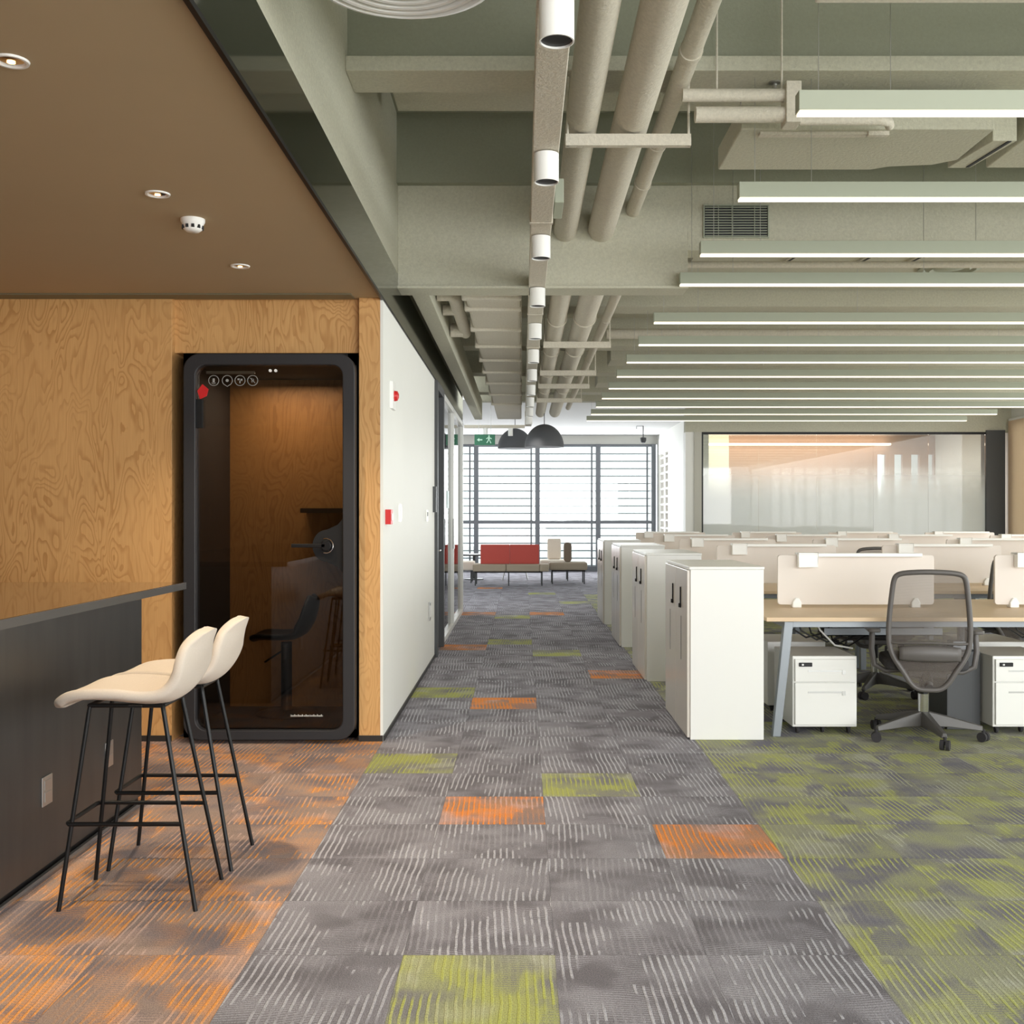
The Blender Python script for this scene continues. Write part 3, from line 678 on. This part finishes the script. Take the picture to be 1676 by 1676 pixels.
# near round diffuser
t_ = thing('ceiling_diffuser', 'large round ring diffuser above the aisle in the near bay', 'ceiling diffuser', (-.37, 3.3, 3.0))
prof = [(.30, .02), (.30, 0), (.285, -.004)]
for k in range(6):
    r0 = .275-.04*k; prof += [(r0, .02), (r0-.008, .02), (r0-.02, -.008-.002*k), (r0-.03, -.006-.002*k)]
prof += [(.03, -.012), (0, -.012)]
MB().lathe(prof, seg=48).build('ring_louvre', 'white_metal', t_, smooth=True)
MB().lathe([(.20, .02), (.20, .25)], seg=32).build('neck', 'spray_pipe', t_, smooth=True)
t_ = thing('ceiling_cassette', 'sprayed unit box above the round diffuser', 'air unit', (-.36, 2.6, 3.07))
MB().box(-.36, .40, -.8, 1.03, 0.2, .45).box(-.36, .40, .95, 1.03, .03, .2).build('housing', 'spray', t_, .004)
for x in (-.33, .37):
    MB().tube([(x, .98, .03), (x, .98, -.01)], .006, 6).lathe([(.012, 0), (.012, .012)], (x, .98, -.01), 10).build('fixing_bolt', 'spray', t_)
# small box hanging by the tray
t_ = thing('junction_box', 'flat sprayed junction box between the cable tray and the pipes', 'junction box', (.162, 5.4, 2.93))
MB().box(0, .045, 0, .3, -.02, .10).build('housing', 'bar_paint', t_, .003); MB().tube([(.02, .15, .10), (.02, .15, .5)], .005).build('conduit', 'spray_pipe', t_)
# AC unit group in second bay, right
t_ = thing('air_unit', 'boxy sprayed ducted air unit hanging behind the nearest light bars', 'air unit', (1.05, 5.19, 3.2))
multi('hanger_rod', 'spray_pipe', t_, [MB().tube([(x, .5, .1), (x, .5, .8)], .005, 6) for x in (.1, 1.0)])
MB().prism([(0, .0, 0), (.0, .61, 0), (.82, .61, 0), (.90, .56, 0), (1.12, .53, 0), (1.22, .45, 0), (1.22, 0, 0)], (0, 0, .12)).build('housing', 'spray', t_, .006)
MB().box(0.1, .62, .03, .08, -.012, 0).box(.62, .72, .02, .05, -.02, 0).build('service_tray', 'spray_pipe', t_)
t_ = thing('slot_diffuser', 'long sprayed slot diffuser right of the boxy air unit', 'ceiling diffuser', (2.33, 5.35, 3.2))
MB().prism([(0, 0, 0), (-.06, .42, 0), (.06, .42, 0), (.12, 0, 0)], (0, 0, .2)).build('housing', 'spray', t_, .004)
MB().prism([(.075, 0.0, -.004), (.03, .40, -.004), (.048, .40, -.004), (.093, 0, -.004)], (0, 0, .004)).build('slot', 'grille_dark', t_)
t_ = thing('air_duct', 'wide flat sprayed duct panel at the right edge behind the light bars', 'air duct', (2.5, 5.35, 3.22))
MB().box(.0, 3.5, 0, .48, 0, .25).build('duct_body', 'spray', t_, .006)
t_ = thing('air_duct', 'pale flat duct crossing the top right corner of the near bay', 'air duct', (1.0, 2.9, 3.1))
MB().box(0, 4.5, 0, .80, 0, .3).build('duct_body', 'spray_pipe', t_, .006)
t_ = thing('ceiling_pipe', 'horizontal sprayed pipe ending in a small box above the air unit', 'pipe', (.80, 5.0, 3.20))
MB().tube([(0, 0, .0), (.41, 0, .0)], .036, 16).build('pipe_run', 'spray_pipe', t_, smooth=True)
MB().tube([(-.06, .0, .09), (.41, .0, .09)], .030, 14).build('pipe_run', 'spray_pipe', t_, smooth=True)
MB().box(.41, .48, -.05, .06, -.05, .14).build('end_box', 'spray_pipe', t_, .004)
MB().tube([(.48, -.01, -.03), (.85, -.01, -.03), (.90, .01, -.03), (.92, .06, -.03)], .022, 12).build('branch', 'spray_pipe', t_, smooth=True)
for x in (.1, .4): MB().tube([(x, 0, .12), (x, 0, .8)], .005, 6).build('hanger_rod', 'spray_pipe', t_)
# grille in the bulkhead
t_ = thing('air_grille', 'rectangular slatted air grille set in the wide bulkhead', 'air grille', (1.21, 7.19, 3.195))
box(0, .42, -.006, -.002, 0, .205).build('backing', 'grille_dark', t_)
m = MB()
for k in range(12): m.box(0.004, .416, -.016, -.007, .004+k*.0172, .009+k*.0172)
m.build('slat_panel', 'bar_paint', t_)
MB().box(-.008, 0, -.018, 0, -.008, .213).box(.42, .428, -.018, 0, -.008, .213).box(0, .42, -.018, 0, .205, .213).box(0, .42, -.018, 0, -.008, 0).box(.09, .094, -.018, -.016, 0, .205).box(.18, .184, -.018, -.016, 0, .205).box(.33, .334, -.018, -.016, 0, .205).build('frame', 'bar_paint', t_)
# sprinklers under the nearest beam
for x, n in ((1.215, 'left one, closest to the pipes'), (2.75, 'middle one'), (4.3, 'right one')):
    if x > 2.3: continue
    t_ = thing('sprinkler', 'small sprinkler head under the nearest cross beam', 'sprinkler', (x, 5.2, 3.43))
    MB().lathe([(.03, 0), (.03, -.006), (.01, -.01), (.01, -.03), (.018, -.034), (0, -.036)], seg=14).build('head', 'steel', t_, smooth=True)
# soffit fittings
t_ = thing('ceiling_diffuser', 'round white diffuser in the soffit behind the bulkhead', 'ceiling diffuser', (3.38, 8.55, 3.30))
MB().lathe([(.24, 0), (.24, -.012), (.20, -.02), (.18, -.004), (.15, -.02), (.12, -.004), (.05, -.02), (0, -.02)], seg=36).build('ring_louvre', 'bar_paint', t_, smooth=True)
for i, x in enumerate((2.05, 2.62, 3.0, 4.2)):
    t_ = thing('slot_vent', 'short slanted slot in the soffit behind the bulkhead, %s from the left' % ORD[i], 'slot vent', (x, 7.9, 3.30), 0, 'slots in the soffit')
    MB().prism([(0, 0, -.012), (-.05, .45, -.012), (.0, .45, -.012), (.06, 0, -.012)], (0, 0, .012)).build('frame', 'spray_pipe', t_)
    MB().prism([(0.02, 0.02, -.016), (-.03, .43, -.016), (-.015, .43, -.016), (.04, 0.02, -.016)], (0, 0, .004)).build('slot', 'grille_dark', t_)
t_ = thing('ceiling_pipe', 'thin sprayed pipe crossing the soffit behind the bulkhead', 'pipe', (1.2, 8.0, 3.2)); MB().tube([(0, 0, 0), (7.2, 0, 0)], .025, 12).build('pipe_run', 'spray_pipe', t_, smooth=True)
t_ = thing('ceiling_pipe', 'sprayed cross pipe between the middle beams above the light bars', 'pipe', (.85, 10.95, 3.18)); MB().tube([(0, 0, 0), (7.5, 0, 0)], .05, 12).build('pipe_run', 'spray_pipe', t_, smooth=True)
t_ = thing('air_duct', 'sprayed cross duct above the middle light bars', 'air duct', (1.0, 12.25, 3.1)); MB().box(0, 7.2, 0, .5, 0, .3).build('duct_body', 'spray', t_, .006)
t_ = thing('air_duct', 'sprayed cross duct above the farthest light bars', 'air duct', (1.0, 14.4, 3.1)); MB().box(0, 7.2, 0, .5, 0, .3).build('duct_body', 'spray', t_, .006)
# linear pendant lights
first = None
YB0, STEP = 4.05, 1.108
for i in range(13):
    y = YB0+STEP*i
    if i == 3: y = 7.08
    if first is None:
        r = thing('linear_light', '', 'light bar'); first = r
        MB().box(0, 6.1, -.03, .03, .010, .083).build('housing', 'bar_paint', r, .002)
        MB().box(.004, 6.096, -.024, .024, .0, .0098).build('diffuser', 'bar_light', r)
    else:
        r = thing('linear_light', '', 'light bar')
        for ch_ in first.children:
            if ch_.name.startswith(('housing', 'diffuser')): c_ = ch_.copy(); C.objects.link(c_); c_.parent = r
    tops = [4.0, 3.43, 4.0, 4.0, 3.30, 3.16, 3.46, 3.16, 3.46, 3.16, 3.46, 3.16, 3.16]
    for x in (.08, .35, 1.6, 3.2, 4.8): MB().tube([(x, 0, .083), (x, 0, tops[i]-2.848)], .0018, 5).build('suspension_wire', 'steel', r)
    r.location = (1.03, y, 2.848)
    tag(r, 'sage linear light bar hung over the desks, %s from the camera' % ORD[i], 'light bar', 'linear lights over the desks')
# ------------------------------------------------------------------ lounge pendants, sign, small ceiling things
for x, y, z, n in ((.345, 17.0, 2.41, 'in front'), (-.13, 19.2, 2.52, 'behind the other pendant')):
    r = thing('pendant_lamp', 'dark grey half dome pendant lamp over the lounge, ' + n, 'pendant lamp', (x, y, z), 0, 'dome pendants over the lounge')
    pr = [(.31*math.cos(a), .36*math.sin(a)) for a in [PI/2*k/12 for k in range(13)]]
    MB().lathe(pr[:-1]+[(0, .36)] , seg=36).build('shade', 'pendant', r, smooth=True)
    MB().tube([(0, 0, .36), (0, 0, 3.2-z)], .006, 6).build('cord', 'black', r)
t_ = thing('exit_sign', 'green emergency exit sign with arrow hanging before the lounge', 'exit sign', (-.62, 17.8, 2.49))
MB().box(-.17, .17, 0, .04, 0, .18).build('housing', 'green', t_, .004)
m = MB().prism([(-.13, -.004, .09), (-.09, -.004, .12), (-.09, -.004, .10), (-.04, -.004, .10), (-.04, -.004, .08), (-.09, -.004, .08), (-.09, -.004, .06)], (0, .003, 0)); m.build('arrow', 'pale_green', t_)
m = MB().lathe([(.014, 0), (.014, .003)], (.07, -.004, .15), 12, 'y').prism([(.05, -.004, .135), (.085, -.004, .135), (.08, -.004, .085), (.055, -.004, .085)], (0, .003, 0)).prism([(.055, -.004, .09), (.07, -.004, .085), (.04, -.004, .035), (.025, -.004, .04)], (0, .003, 0)).prism([(.07, -.004, .09), (.085, -.004, .085), (.11, -.004, .035), (.095, -.004, .03)], (0, .003, 0)).prism([(.05, -.004, .13), (.055, -.004, .115), (.025, -.004, .10), (.02, -.004, .112)], (0, .003, 0)).prism([(.085, -.004, .13), (.08, -.004, .115), (.11, -.004, .10), (.118, -.004, .112)], (0, .003, 0))
m.build('running_figure', 'pale_green', t_)
MB().tube([(-.1, .02, .18), (-.1, .02, .75)], .005, 6).tube([(.1, .02, .18), (.1, .02, .75)], .005, 6).build('hanger_rod', 'steel', t_)
t_ = thing('cross_tray', 'thin sprayed cross tray carrying small spotlights at the aisle end', 'cable tray', (-.98, 18.1, 2.80))
MB().box(0, 1.02, 0, .08, 0, .05).build('tray_body', 'spray_pipe', t_)
for i, x in enumerate((-.20, -.62)):
    r = thing('spotlight', 'small white spotlight on the cross tray, %s' % ('right one before the pendants', 'left one by the exit sign')[i], 'spotlight', (x, 18.14, 2.80))
    MB().lathe([(0, 0), (.04, 0), (.04, -.13), (.03, -.13), (.028, -.11), (0, -.11)], seg=20).build('housing', 'plastic_white', r, smooth=True)
t_ = thing('security_camera', 'small dark dome camera hanging right of the pendant lamps', 'camera', (2.55, 22.8, 2.92))
MB().tube([(0, 0, .05), (0, 0, .30)], .01).tube([(0, 0, .3), (-.14, 0, .3), (-.14, 0, .24)], .008).build('bracket', 'dark_grey', t_)
MB().lathe([(0, -.07), (.045, -.055), (.065, -.01), (.065, .05), (0, .06)], seg=18).build('dome', 'dark_grey', t_, smooth=True)

# ------------------------------------------------------------------ desk rows
def bench(i, y, nb):
    L = 1.44*nb
    r = thing('bench_desk', '', 'desk', (1.47, y, 0))
    box(0, L, 0, 1.4, .705, .73).build('table_top', 'desk_wood', r, .002)
    multi('cross_beam', 'desk_leg', r, [box(.12, L-.05, .07, .11, .665, .705), box(.12, L-.05, 1.29, 1.33, .665, .705)])
    for k, x in enumerate([.15]+[1.44*j+.05 for j in range(1, nb+1)]):
        sl = -.075 if k == 0 else 0
        w2 = .024
        for yy in ((.06, 1.30) if k == 0 else (.62, .74)):
            MB().prism([(x+sl-w2, yy, 0), (x+sl+w2, yy, 0), (x+w2+.004, yy, .70), (x-w2-.004, yy, .70)], (0, .05, 0)).build('leg', 'desk_leg', r, .003)
        MB().box(x-.02, x+.02, .11, 1.30, .66, .70).build('leg_bridge', 'desk_leg', r)
    m = None
    for j in range(nb): MB().box(1.44*j+.52, 1.44*j+1.3, .62, .78, .55, .556).box(1.44*j+.52, 1.44*j+1.3, .62, .626, .55, .60).box(1.44*j+.52, 1.44*j+1.3, .774, .78, .55, .60).box(1.44*j+.6, 1.44*j+.63, .69, .71, .55, .7).box(1.44*j+1.2, 1.44*j+1.23, .69, .71, .55, .7).build('cable_basket', 'desk_leg', r)
    for j in range(nb if i == 0 else 0):
        b_ = 1.44*j
        for q in range(5):
            s_ = .28+.07*q; MB().tube([(b_+s_, .7+.02*q, .70), (b_+s_+.03, .68, .60-.02*q), (b_+s_+.14, .70, .53-.015*q), (b_+s_+.3, .7, .57)], .006, 6).build('cable', 'black', r, smooth=True)
    m = MB().tube([(.42, .55, .69), (.46, .5, .60), (.56, .52, .50), (.70, .6, .47)], .006, 6); o = m.build('cable', 'plastic_white', r, smooth=True); o['label'] = 'white loose cable'
    tag(r, 'long two-sided bench desk with pale oak top, ' + ('closest to the camera' if i == 0 else '%s row back' % ORD[i]), 'desk', 'bench desks')
    return r
def make_screen():
    r = thing('desk_screen', '', 'desk screen')
    MB().prism([(x, 0, z) for x, z in rrect(1.04, .33, .02, 4, .52, .185)], (0, .022, 0)).build('panel', 'screen', r, .002)
    for x in (.125, .915):
        MB().prism([(x-.03, -.018, 0), (x+.03, -.018, 0), (x+.03, -.018, .035), (x+.012, -.018, .065), (x-.012, -.018, .065), (x-.03, -.018, .035)], (0, .058, 0)).build('foot_clamp', 'plastic_white', r, .006)
    return r
def make_screen_lamp():
    r = thing('screen_lamp', '', 'desk lamp')
    MB().box(0, .13, -.055, -.003, -.085, .012).box(0, .13, -.055, .045, .0, .012).build('clamp_box', 'plastic_white', r, .004)
    b_ = MB().box(.13, .82, -.052, -.008, -.014, .010).build('light_bar', 'plastic_white', r, .003)
    return r
nbs = [3, 3, 3, 4, 4]
sc0 = sl0 = None
unit = ['left end', 'second bay', 'third bay', 'fourth bay', 'fifth bay']
roww = ['row nearest the camera', 'second row back', 'third row back', 'fourth row back', 'farthest row']
for i, nb in enumerate(nbs):
    y = 6.5+2.25*i
    bench(i, y, nb)
    for j in range(nb):
        if i == 0 and j == 2: continue
        x = 1.70+1.445*j
        r = sc0 = make_screen() if sc0 is None else sc0
        if i or j: r = copy_tree(sc0)
        r.location = (x, y+.69, .73)
        tag(r, 'blush desk screen in %s, %s' % (roww[i], unit[j]), 'desk screen', 'desk screens')
        r = sl0 = make_screen_lamp() if sl0 is None else sl0
        if i or j: r = copy_tree(sl0)
        r.location = (x+.125, y+.69, 1.0835)
        tag(r, 'white clip-on lamp bar on the screen in %s, %s' % (roww[i], unit[j]), 'desk lamp', 'lamp bars on the desk screens')

# tall cabinets at row ends
def make_cabinet():
    r = thing('storage_cabinet', '', 'cabinet')
    MB().box(.006, .446, 0, 1.0, .0, 1.02).build('carcass', 'white_metal', r, .003)
    box(-.002, .45, -.004, 1.004, 1.02, 1.037).build('top_panel', 'white_metal', r, .003)
    for k, yy in enumerate((.01, .503)):
        dr = box(-.012, .006, yy, yy+.487, .012, 1.015).build('door', 'white_door', r, .003)
        hy = yy+(.25 if k == 0 else .10)
        MB().box(-.020, -.012, hy-.007, hy+.007, .77, .90).build('handle', 'black', dr, .002)
        MB().lathe([(.013, -.028), (.013, -.012)], (0, hy, .785), 14, 'x').build('lock', 'black', dr, smooth=True)
        box(-.0135, -.012, yy+.24, yy+.248, .45, .72).build('slot', 'dark_grey', dr)
    return r
cb = None
for i in range(4):
    r = cb = make_cabinet() if cb is None else cb
    if i: r = copy_tree(cb)
    r.location = (1.0, 6.47+2.255*i, 0)
    tag(r, 'tall white two-door cabinet at the aisle end of desks, ' + ('nearest the camera', 'second from the camera', 'third from the camera', 'farthest one')[i], 'cabinet', 'tall cabinets along the aisle')
# mobile pedestals
def make_ped():
    r = thing('mobile_pedestal', '', 'drawer unit')
    MB().box(0, .395, .018, .5, .045, .48).build('carcass', 'white_metal', r, .004)
    for z0, z1, hz in ((.325, .462, .385), (.06, .318, .255)):
        dr = box(.012, .383, 0, .018, z0, z1).build('drawer', 'white_metal', r, .003)
        MB().box(.09, .315, -.002, .004, hz, hz+.010).box(.300, .320, -.004, .004, hz-.014, hz+.012).build('recessed_handle', 'steel', dr)
    lk = box(.035, .115, -.010, .018, .418, .442).build('combination_lock', 'black', r, .003)
    MB().box(.05, .062, -.012, -.010, .425, .435).build('dial', 'steel', lk)
    for x, y in ((.04, .06), (.355, .06), (.04, .45), (.355, .45), (.2, .08)):
        MB().lathe([(.018, -.009), (.021, -.005), (.021, .005), (.018, .009)], (x, y, .0215), 14, 'x').box(x-.012, x+.012, y-.012, y+.012, .03, .048).build('caster', 'chair_seat', r)
    return r
pd = make_ped(); peds = [(1.66, 6.62, 0, 'under the nearest desk, beside its left leg'), (2.89, 6.62, 0, 'under the nearest desk, right of the mesh chair'),
    (2.07, 7.88, PI, 'on the far side of the nearest desk, left one'), (3.45, 7.88, PI, 'on the far side of the nearest desk, right one')]
for k, (x, y, a, n) in enumerate(peds):
    r = pd if k == 0 else copy_tree(pd)
    r.location = (x, y, 0); r.rotation_euler = (0, 0, a); tag(r, 'white two-drawer pedestal ' + n, 'drawer unit', 'mobile pedestals')
t_ = thing('power_column', 'dark grey power cabinet under the nearest desk, left of right pedestal', 'power cabinet', (2.665, 6.78, 0))
box(0, .21, 0, .30, 0, .49).build('housing', 'dark_grey', t_, .004); box(.08, .16, .1, .2, .49, .54).build('riser', 'desk_leg', t_)
t_ = thing('power_adapter', 'white power box hanging behind the nearest tall cabinet', 'power box', (1.475, 6.9, .50)); box(0, .06, 0, .1, 0, .16).build('housing', 'plastic_white', t_, .006)
MB().tube([(.03, .05, .16), (.03, .05, .205)], .006, 6).build('cord', 'black', t_)

# ------------------------------------------------------------------ office chairs
def make_chair():
    r = thing('office_chair', '', 'chair')
    MB().lathe([(.045, .075), (.052, .09), (.045, .15), (.03, .165), (0, .165)], seg=20).build('hub', 'chair_base', r, smooth=True)
    for a in (-78, -6, 66, 138, 210):
        a = math.radians(a); c, s_ = math.cos(a), math.sin(a)
        m = MB(); secs = []
        for rr, hw, zb, zt in ((.03, .034, .080, .165), (.15, .027, .080, .138), (.33, .018, .066, .094)):
            secs.append([m.bm.verts.new((rr*c-q*hw*s_, rr*s_+q*hw*c, z)) for q, z in ((-1, zb), (1, zb), (.6, zt), (-.6, zt))])
        for A, B in zip(secs, secs[1:]):
            for k in range(4): m.bm.faces.new([A[k], A[(k+1) % 4], B[(k+1) % 4], B[k]])
        m.bm.faces.new(secs[0]); m.bm.faces.new(list(reversed(secs[-1])))
        sp = m.build('base_spoke', 'chair_base', r, .004)
        cx_, cy_ = .335*c, .335*s_; ph = a+1.0; ux, uy = math.cos(ph), math.sin(ph)
        m = MB()
        for q in (-.016, .016):
            px_, py_ = cx_+ux*q, cy_+uy*q
            m.tube([(px_-ux*.010, py_-uy*.010, .029), (px_+ux*.010, py_+uy*.010, .029)], .029, 18)
        m.tube([(cx_, cy_, .03), (cx_, cy_, .075)], .010, 10)
        m.build('caster', 'chair_seat', sp, smooth=True)
    MB().tube([(0, 0, .15), (0, 0, .40)], .025, 16).build('gas_lift', 'black', r, smooth=True)
    MB().tube([(0, 0, .16), (0, 0, .27)], .032, 16).build('lift_cover', 'chrome', r, smooth=True)
    MB().prism([(-.11, -.14, .38), (.11, -.14, .38), (.10, .14, .38), (-.10, .14, .38)], (0, 0, .045)).build('tilt_mechanism', 'chair_grey', r, .01)
    st = [(x, .03+y*1, .43) for x, y in rrect(.48, .46, .10, 6)]
    MB().prism(st, (0, 0, .065)).build('seat', 'chair_seat', r, .02, seg=3)
    # back outline in x,z ; y from curvature
    half = [(.0, .325), (.06, .330), (.105, .365), (.145, .43), (.19, .50), (.218, .57), (.226, .66), (.220, .78), (.208, .90), (.198, .965), (.180, .995), (.14, 1.008), (.07, 1.014), (0, 1.016)]
    def yb(x, z):
        z_ = (z-.33)/.69
        return -.235+.03*math.sin(z_*PI)*0 - .03*z_ + .045*math.exp(-((z-.56)/.12)**2)*0 + .55*x*x + .06*max(0, .5-z_)**2*4*.25
    half = [half[0]]+[tuple(.5*(2*b[k]+(c[k]-a[k])*u+(2*a[k]-5*b[k]+4*c[k]-d[k])*u*u+(3*b[k]-a[k]-3*c[k]+d[k])*u**3) for k in (0, 1)) for i in range(len(half)-1) for a, b, c, d in [(half[max(i-1, 0)], half[i], half[i+1], half[min(i+2, len(half)-1)])] for u in (.25, .5, .75, 1)]
    loop = [(x, z) for x, z in half]+[(-x, z) for x, z in reversed(half[1:-1])]
    MB().tube([(x, yb(x, z), z) for x, z in loop], [.0155]*len(loop), 10, closed=True).build('back_frame', 'chair_grey', r, smooth=True)
    def wid(z):
        for (x0, z0), (x1, z1) in zip(half, half[1:]):
            if z0 <= z <= z1 and z1 > z0: return x0+(x1-x0)*(z-z0)/(z1-z0)
        return 0.0
    MB().grid(lambda u, v: ((2*v-1)*max(wid(.326+.688*u)-.004, .001), yb((2*v-1)*wid(.326+.688*u), .326+.688*u)+.004, .326+.688*u), 26, 10).build('mesh_back', 'mesh', r, smooth=True)
    # lumbar support
    MB().grid(lambda u, v: ((2*u-1)*.17, yb((2*u-1)*.17, .55)-.014-.014*math.sin(PI*v), .50+.075*v+.02*(1-(2*u-1)**2)*(v-.3)), 14, 6).build('lumbar_support', 'chair_grey', r, smooth=True, solid=.010)
    MB().tube([(-.215, yb(.215, .6), .60), (-.17, yb(.17, .6)-.015, .598), (0, yb(0, .6)-.018, .605), (.17, yb(.17, .6)-.015, .598), (.215, yb(.215, .6), .60)], .008, 8).build('lumbar_rail', 'chair_grey', r, smooth=True)
    MB().tube([(0, -.10, .40), (0, -.19, .375), (0, yb(0, .36)-.0, .345)], [.03, .028, .02], 12).build('back_bracket', 'chair_grey', r, smooth=True)
    for s_ in (-1, 1):
        ar = MB().tube([(s_*.12, -.02, .41), (s_*.22, -.02, .405), (s_*.285, -.02, .44), (s_*.30, -.01, .53), (s_*.295, .0, .645)], [.014, .015, .017, .017, .017], 12).build('armrest', 'chair_grey', r, smooth=True)
        MB().prism([(s_*.292+x, .01+y, .642) for x, y in rrect(.075, .25, .03, 5)], (0, 0, .022)).build('arm_pad', 'chair_grey', ar, .006)
    return r
ch = make_chair()
spots = [(2.42, 6.52, -12, 'nearest grey mesh office chair, back to the camera at the first desk', ),
         (2.66, 8.15, 172, 'grey mesh office chair on the far side of the nearest desk'),
         (3.93, 8.75, -3, 'grey mesh office chair at the second desk row, partly behind a screen'),
         (5.25, 11.0, 0, 'grey mesh office chair at the third desk row, right edge of view'),
         (3.5, 10.95, 4, 'grey mesh office chair at the third desk row, middle'),
         (5.3, 13.2, 0, 'grey mesh office chair at the fourth desk row')]
for k, (x, y, a, n) in enumerate(spots):
    r = ch if k == 0 else copy_tree(ch)
    r.location = (x, y, 0); r.rotation_euler = (0, 0, math.radians(a)); tag(r, n, 'chair', 'grey mesh office chairs')

# ------------------------------------------------------------------ lounge seating
def legs4(r, x0, x1, y0, y1, z, rad=.012, mat='dark_grey'):
    for x in (x0, x1):
        for y in (y0, y1): MB().tube([(x, y, 0), (x, y, z)], rad, 8).build('leg', mat, r, smooth=True)
r = thing('lounge_bench', 'long beige lounge bench with two red back panels', 'sofa', (-.30, 20.4, 0))
for x in (-.64, -.005): box(x, x+.63, 0, .62, .27, .405).build('seat_cushion', 'beige_fabric', r, .02)
o = [box(x, x+.5585, .22, .34, .405, .775).build('back_panel', 'red_fabric', r, .012) for x in (-.50, .06)]
box(-.60, .68, .04, .58, .245, .27).build('base_frame', 'black', r)
legs4(r, -.59, .67, .05, .56, .245); MB().tube([(.04, .05, 0), (.04, .05, .245)], .012, 8).build('leg', 'dark_grey', r, smooth=True)
box(.626, .80, 0, .62, .27, .405).build('end_cushion', 'beige_fabric', r, .02)
r = thing('lounge_bench', 'short beige bench with an upright bolster right of the red sofa', 'sofa', (.84, 20.9, 0))
box(-.32, .42, 0, .62, .27, .42).build('seat_cushion', 'beige_fabric', r, .03); box(-.28, .38, .04, .58, .245, .27).build('base_frame', 'black', r)
legs4(r, -.26, .36, .05, .56, .245)
MB().prism([(x, .25, z) for x, z in rrect(.15, .38, .06, 6, .05, .61)], (0, .3, 0)).build('bolster', plain('brown_grey_fabric', (128, 116, 102), .9), r, .01)
r = thing('lounge_chair', 'cream upholstered lounge chair behind the short bench', 'armchair', (.66, 21.9, 0))
box(-.3, .3, 0, .6, .25, .42).build('seat_cushion', 'cream_fabric', r, .03); box(-.14, .14, .5, .62, .42, .85).build('backrest', 'cream_fabric', r, .03); legs4(r, -.26, .26, .04, .56, .25)
r = thing('lounge_bench', 'cream upholstered bench left of the red sofa, half behind glazing', 'sofa', (-1.25, 21.2, 0))
box(-.5, .30, 0, .6, .25, .42).build('seat_cushion', 'cream_fabric', r, .03); legs4(r, -.44, .24, .04, .56, .25)
r = thing('coffee_table', 'low dark round-topped table left of the red sofa', 'coffee table', (-1.0, 22.4, 0))
MB().lathe([(.35, .50), (.35, .53)], seg=28).build('table_top', 'dark_grey', r, smooth=True); MB().lathe([(.03, .02), (.03, .5)], seg=12).build('stem', 'dark_grey', r); MB().lathe([(.2, 0), (.2, .02)], seg=20).build('base_plate', 'dark_grey', r)
r = thing('lounge_chair', 'pale chair with thin angled legs behind the red sofa', 'chair', (-.15, 22.2, 0))
box(-.25, .25, 0, .5, .40, .46).build('seat', 'cream_fabric', r, .02)
for x, y in ((-.2, .05), (.2, .05), (-.2, .45), (.2, .45)): MB().tube([(x*.8, y, .40), (x*1.3, y, 0)], .012, 8).build('leg', 'steel', r, smooth=True)
